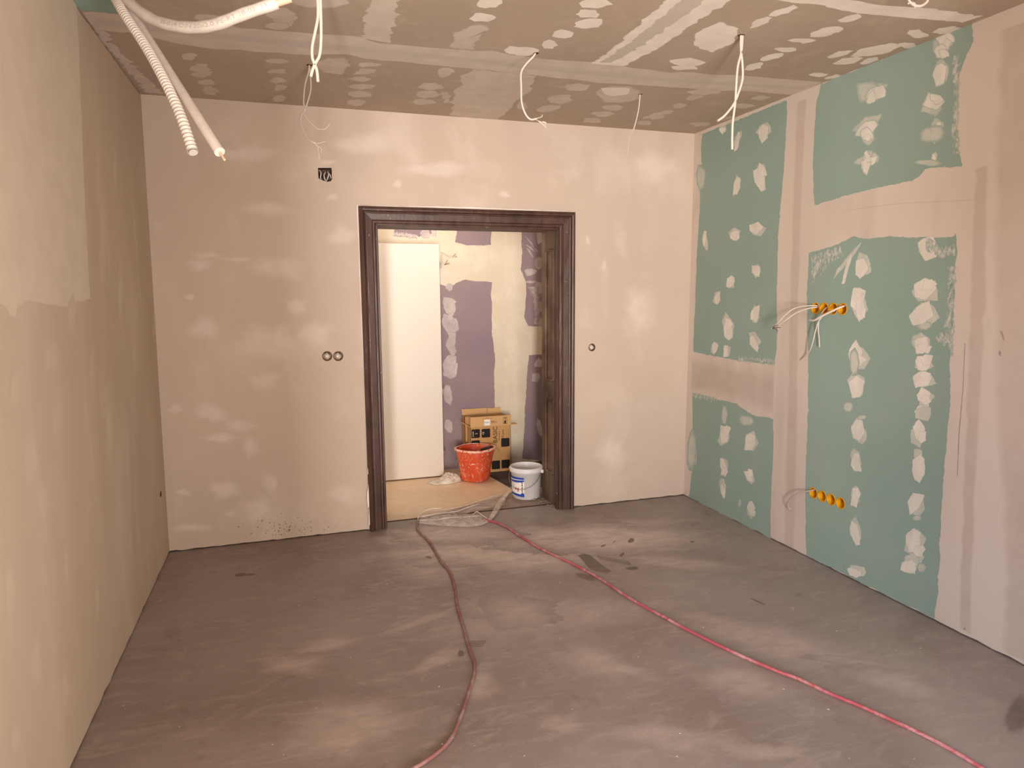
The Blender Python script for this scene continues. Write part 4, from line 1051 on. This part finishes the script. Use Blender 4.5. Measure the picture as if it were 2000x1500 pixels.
for (q, r, nm, lb) in ((boxes_b[0], rb[0], 'a', 'round plaster-filled wall box, left one of the pair beside the door frame'), (boxes_b[1], rb[1], 'b', 'round plaster-filled wall box, right one of the pair beside the door frame'), (boxes_b[2], rb[2], 'c', 'small round wall box on the bright wall right of the door frame')):
    c = B_.px(*q); org = B_.p3(c)
    o = cup(B_, c, r, .035, 'beige_box', ring=False).obj('electrical_box', origin=org); tag(o, lb, 'electrical box', 'round boxes in the plastered wall')
    s = MB()
    tube(s, catmull([B_.p3((c[0]-r*.5, c[1]+r*.1), -.03), B_.p3((c[0]-r*.1, c[1]+r*.5), -.008), B_.p3((c[0]+r*.4, c[1]-r*.1), -.006), B_.p3((c[0]+r*.1, c[1]-r*.5), -.012)], 6), .005, 'wire', 8)
    s.box(B_.p3((c[0]-r*.35, c[1]-r*.35), -.03), B_.p3((c[0]+r*.2, c[1]+r*.25), -.012), 'rag', .003)
    so = s.obj('cable_end', origin=org); so.parent = o; so.location = (0, 0, 0)
# cables inside the square wall hole
mb = MB()
for pts, off in ((((624, 331), (627, 338), (626, 346), (628, 351)), -.004), (((636, 335), (633, 342), (635, 350), (637, 352)), -.012), (((641, 334), (642, 341), (640, 348), (638, 352)), -.01), (((643, 337), (645, 342), (647, 347)), -.006)):
    tube(mb, catmull([B_.hit(*p)+B_.n*(off-.02*(i in (0, len(pts)-1))) for i, p in enumerate(pts)], 6), .0042, 'wire', 8)
tag(mb.obj('cable'), 'tangle of cut cables in the square wall hole above the door', 'cable')
# cables out of the upper yellow boxes
Rp = lambda x, y, off: R0.hit(x, y) + R0.n*off
def cable(name, label, paths, r=.005, mat='wire', cores=(), cr=.0018, group=None, cmat='wire_end'):
    if group is None and 'yellow box' not in label: group = 'loose cables hanging from the ceiling'
    mb_ = MB()
    for p in paths: tube(mb_, catmull(p, 10), r, mat, 10)
    o = tag(mb_.obj(name, origin=paths[0][0]), label, 'cable', group)
    if cores:
        for a in cores:
            m2 = MB(); tube(m2, catmull(a, 5), cr, cmat, 6)
            c = m2.obj('wire_core', origin=paths[0][0]); c.parent = o; c.location = (0, 0, 0)
    return o
cable('cable', 'pair of pale cables curving left out of the first upper yellow box', [[Rp(1597, 598, -.03), Rp(1588, 597, .02), Rp(1572, 601, .07), Rp(1560, 614, .10), Rp(1548, 629, .11), Rp(1535, 641, .11)],
      [Rp(1594, 600, -.03), Rp(1585, 602, .02), Rp(1570, 611, .06), Rp(1556, 626, .09), Rp(1536, 640, .10)]], .0045, 'wire',
      [[Rp(1535, 641, .11), Rp(1546, 639, .12), Rp(1555, 639, .12)], [Rp(1535, 641, .11), Rp(1543, 637, .12), Rp(1550, 634, .12)], [Rp(1535, 641, .11), Rp(1545, 642, .12), Rp(1550, 646, .12)]])
cable('cable', 'thin cable hanging from the second upper yellow box', [[Rp(1612, 597, -.03), Rp(1612, 606, .012), Rp(1609, 620, .03), Rp(1606, 640, .03), Rp(1605, 660, .02), Rp(1606, 678, .02)]], .0035)
cable('cable', 'long thin cable sagging from the third upper yellow box over the filler strip', [[Rp(1630, 606, -.03), Rp(1622, 612, .03), Rp(1613, 626, .05), Rp(1606, 645, .05), Rp(1602, 662, .05), Rp(1594, 680, .04), Rp(1582, 692, .02), Rp(1566, 704, .008)]], .0035)
cable('cable', 'thick cream cable end bent out of the fourth upper yellow box', [[Rp(1648, 595, -.03), Rp(1642, 602, .02), Rp(1633, 610, .05), Rp(1622, 618, .07), Rp(1612, 625, .08), Rp(1603, 625, .08)]], .006)
cable('cable', 'grey cable curving down out of the first lower yellow box', [[Rp(1592, 954, -.03), Rp(1586, 958, .01), Rp(1573, 961, .04), Rp(1562, 968, .05), Rp(1553, 978, .05), Rp(1549, 987, .04), Rp(1551, 995, .03)]], .0045, 'wire_grey')

# ================================================================== CEILING CABLES
def hang(cx, cy):
    c = P_ceil.hit(cx, cy); pl = Plane((0, c.y, 0), (1, c.y, 0), (0, c.y, 1))
    return c, (lambda x, y, o=0.0: pl.hit(x, y)+Vector((0, o, 0)))
c, h = hang(618, -60)
cable('cable', 'double thick white cable with connected ends hanging left at the ceiling', [[c+Vector((-.02, 0, .01)), h(619, -10), h(621, 30), h(616, 60), h(610, 90), h(610, 112), h(614, 124), h(619, 138), h(621, 160)],
      [c+Vector((.02, 0, .01)), h(626, -10), h(627, 40), h(627, 80), h(624, 108), h(617, 122), h(611, 135), h(607, 150)]], .0058)
c, h = hang(604, 127)
cable('cable', 'grey thin cable pair dangling from the ceiling hole above the square wall hole', [[c+Vector((0, 0, .01)), h(603, 140), h(596, 165), h(593, 200), h(597, 215), h(588, 228), h(590, 248), h(600, 270), h(606, 275)],
      [c+Vector((0, 0, .01)), h(606, 145), h(607, 175), h(599, 205), h(594, 220), h(605, 238), h(618, 250), h(630, 253)]], .0042, 'wire_grey',
      [[h(606, 275), h(619, 284), h(622, 297), h(624, 312)], [h(630, 253), h(638, 250), h(644, 242)], [h(606, 275), h(620, 280), h(636, 276)], [h(618, 284), h(627, 290), h(628, 298)]], cmat='wire')
c, h = hang(1047, 104)
cable('cable', 'single white cable hanging from the middle of the ceiling above the door', [[c+Vector((0, 0, .01)), h(1042, 110), h(1027, 126), h(1018, 142), h(1018, 170), h(1019, 200), h(1026, 222), h(1036, 233), h(1048, 232)]], .0050, 'wire',
      [[h(1046, 232), h(1058, 228), h(1059, 224)], [h(1046, 233), h(1056, 238), h(1067, 240)], [h(1046, 233), h(1058, 241), h(1067, 249)], [h(1060, 237), h(1067, 240), h(1064, 244)]], .0022, cmat='wire')
c, h = hang(1250, 184)
cable('cable', 'thin pale cable hanging from the ceiling near the right end of the back wall', [[c+Vector((0, 0, .01)), h(1249, 200), h(1245, 225), h(1237, 255)]], .0036, 'wire', [[h(1237, 255), h(1229, 275), h(1225, 305)]], .0014, cmat='wire')
c, h = hang(1447, 69)
cable('cable', 'crossed pair of white cables hanging in front of the green wall', [[c+Vector((0, 0, .01)), h(1447, 95), h(1450, 125), h(1450, 155), h(1441, 185), h(1432, 205), h(1416, 225), h(1402, 236)],
      [c+Vector((.01, 0, .01)), h(1448, 100), h(1441, 130), h(1438, 165), h(1436, 200), h(1431, 240), h(1430, 270), h(1430, 292)]], .0056)
c, h = hang(1790, -30)
cable('cable', 'small coiled white cable end under the ceiling at the upper right edge', [[c, h(1812, -14), h(1811, 2), h(1800, 11), h(1788, 11), h(1779, 5), h(1776, 0)], [c+Vector((-.03, 0, 0)), h(1772, -12), h(1777, 2), h(1786, 8)]], .0055, 'wire',
      [[h(1779, 5), h(1774, 8), h(1774, 5)], [h(1782, 8), h(1788, 14), h(1786, 15)]], .002, cmat='wire')

# ================================================================== PIPES AT THE UPPER LEFT
root = P_ceil.hit(190, -62)
D0 = (root-CP).dot(_f)
def dp(x, y, d): return CP + ray(x, y)*d
# corrugated conduit
pth = resample(catmull([root+Vector((0, 0, -.001)), dp(222, -8, D0-.04), dp(243, 28, D0-.12), dp(285, 92, D0-.2), dp(325, 165, D0-.28), dp(355, 232, D0-.33), (dp(377, 297, D0-.36))], 16), .0018)
mb = MB(); tube(mb, pth, lambda t: .0142+.0030*math.sin(t*(len(pth)-1)*.0018/.0150*2*PI), 'pipe', 18, cap=False)
tube(mb, [pth[-1], pth[-1]+(pth[-1]-pth[-8]).normalized()*.004], .0135, 'pipe', 18)
tag(mb.obj('corrugated_conduit', origin=root), 'white corrugated conduit hanging from the ceiling at the upper left', 'conduit')
# straight insulated pipe with a core rod
e = dp(429, 297, D0-.40)
pth = catmull([root+Vector((.05, .05, -.001)), dp(246, 6, D0-.03), dp(278, 58, D0-.10), dp(318, 122, D0-.19), dp(375, 212, D0-.31), e], 12)
mb = MB(); tube(mb, pth, .0165, 'pipe', 22)
o = tag(mb.obj('insulated_pipe', origin=root), 'straight smooth white pipe beside the corrugated conduit, thin rod at its end', 'pipe')
d = (pth[-1]-pth[-4]).normalized(); mb = MB(); tube(mb, [e-d*.01, e+d*.040], .0035, 'pipe_in', 8); c = mb.obj('core_rod', origin=root); c.parent = o; c.location = (0, 0, 0)
# curved insulated pipe with print
dc = D0-.03
pth = catmull([root+Vector((.07, -.02, -.001)), dp(232, -22, dc), dp(258, 10, dc-.05), dp(300, 38, dc-.1), dp(345, 51, dc-.14), dp(390, 53, dc-.16), dp(430, 45, dc-.17), dp(480, 26, dc-.17), dp(541, 6, dc-.16)], 12)
mb = MB(); wr = lambda t: .0195+.0006*math.sin(t*60)
tube(mb, pth, wr, 'pipe', 24)
o = tag(mb.obj('insulated_pipe', origin=root), 'curved printed white pipe bending to the right under the ceiling', 'pipe')
d = (pth[-1]-pth[-4]).normalized(); mb = MB(); tube(mb, [pth[-1]-d*.01, pth[-1]+d*.025, pth[-1]+d*.05], .0125, 'pipe_in', 16); c = mb.obj('pipe_core', origin=root); c.parent = o; c.location = (0, 0, 0)
vs, fs = textmesh('28-014 DIN 20x2,0 PE-RT 18-02  13', .018)
mx = min(v[0] for v in vs); cum = [0]
for a, b in zip(pth, pth[1:]): cum.append(cum[-1]+(b-a).length)
s0 = cum[-1]*.50; span = cum[-1]*.46; lw = max(v[0] for v in vs)-mx
def onpipe(x, y):
    s = s0+(x-mx)/lw*span; k = 0
    while k < len(cum)-2 and cum[k+1] < s: k += 1
    f = (s-cum[k])/(cum[k+1]-cum[k]); p = pth[k].lerp(pth[k+1], f); t = (pth[k+1]-pth[k]).normalized()
    toc = (CP-p).normalized(); toc = (toc-t*toc.dot(t)).normalized(); up = toc.cross(t); up = up if up.z > 0 else -up
    a = (y+.004)/.0195
    return p+(toc*math.cos(a)+up*math.sin(a))*.0208
mb = MB(); mb.add([onpipe(*v) for v in vs], fs, 'print'); c = mb.obj('printing', origin=root); c.parent = o; c.location = (0, 0, 0); c['label'] = 'grey printed characters'
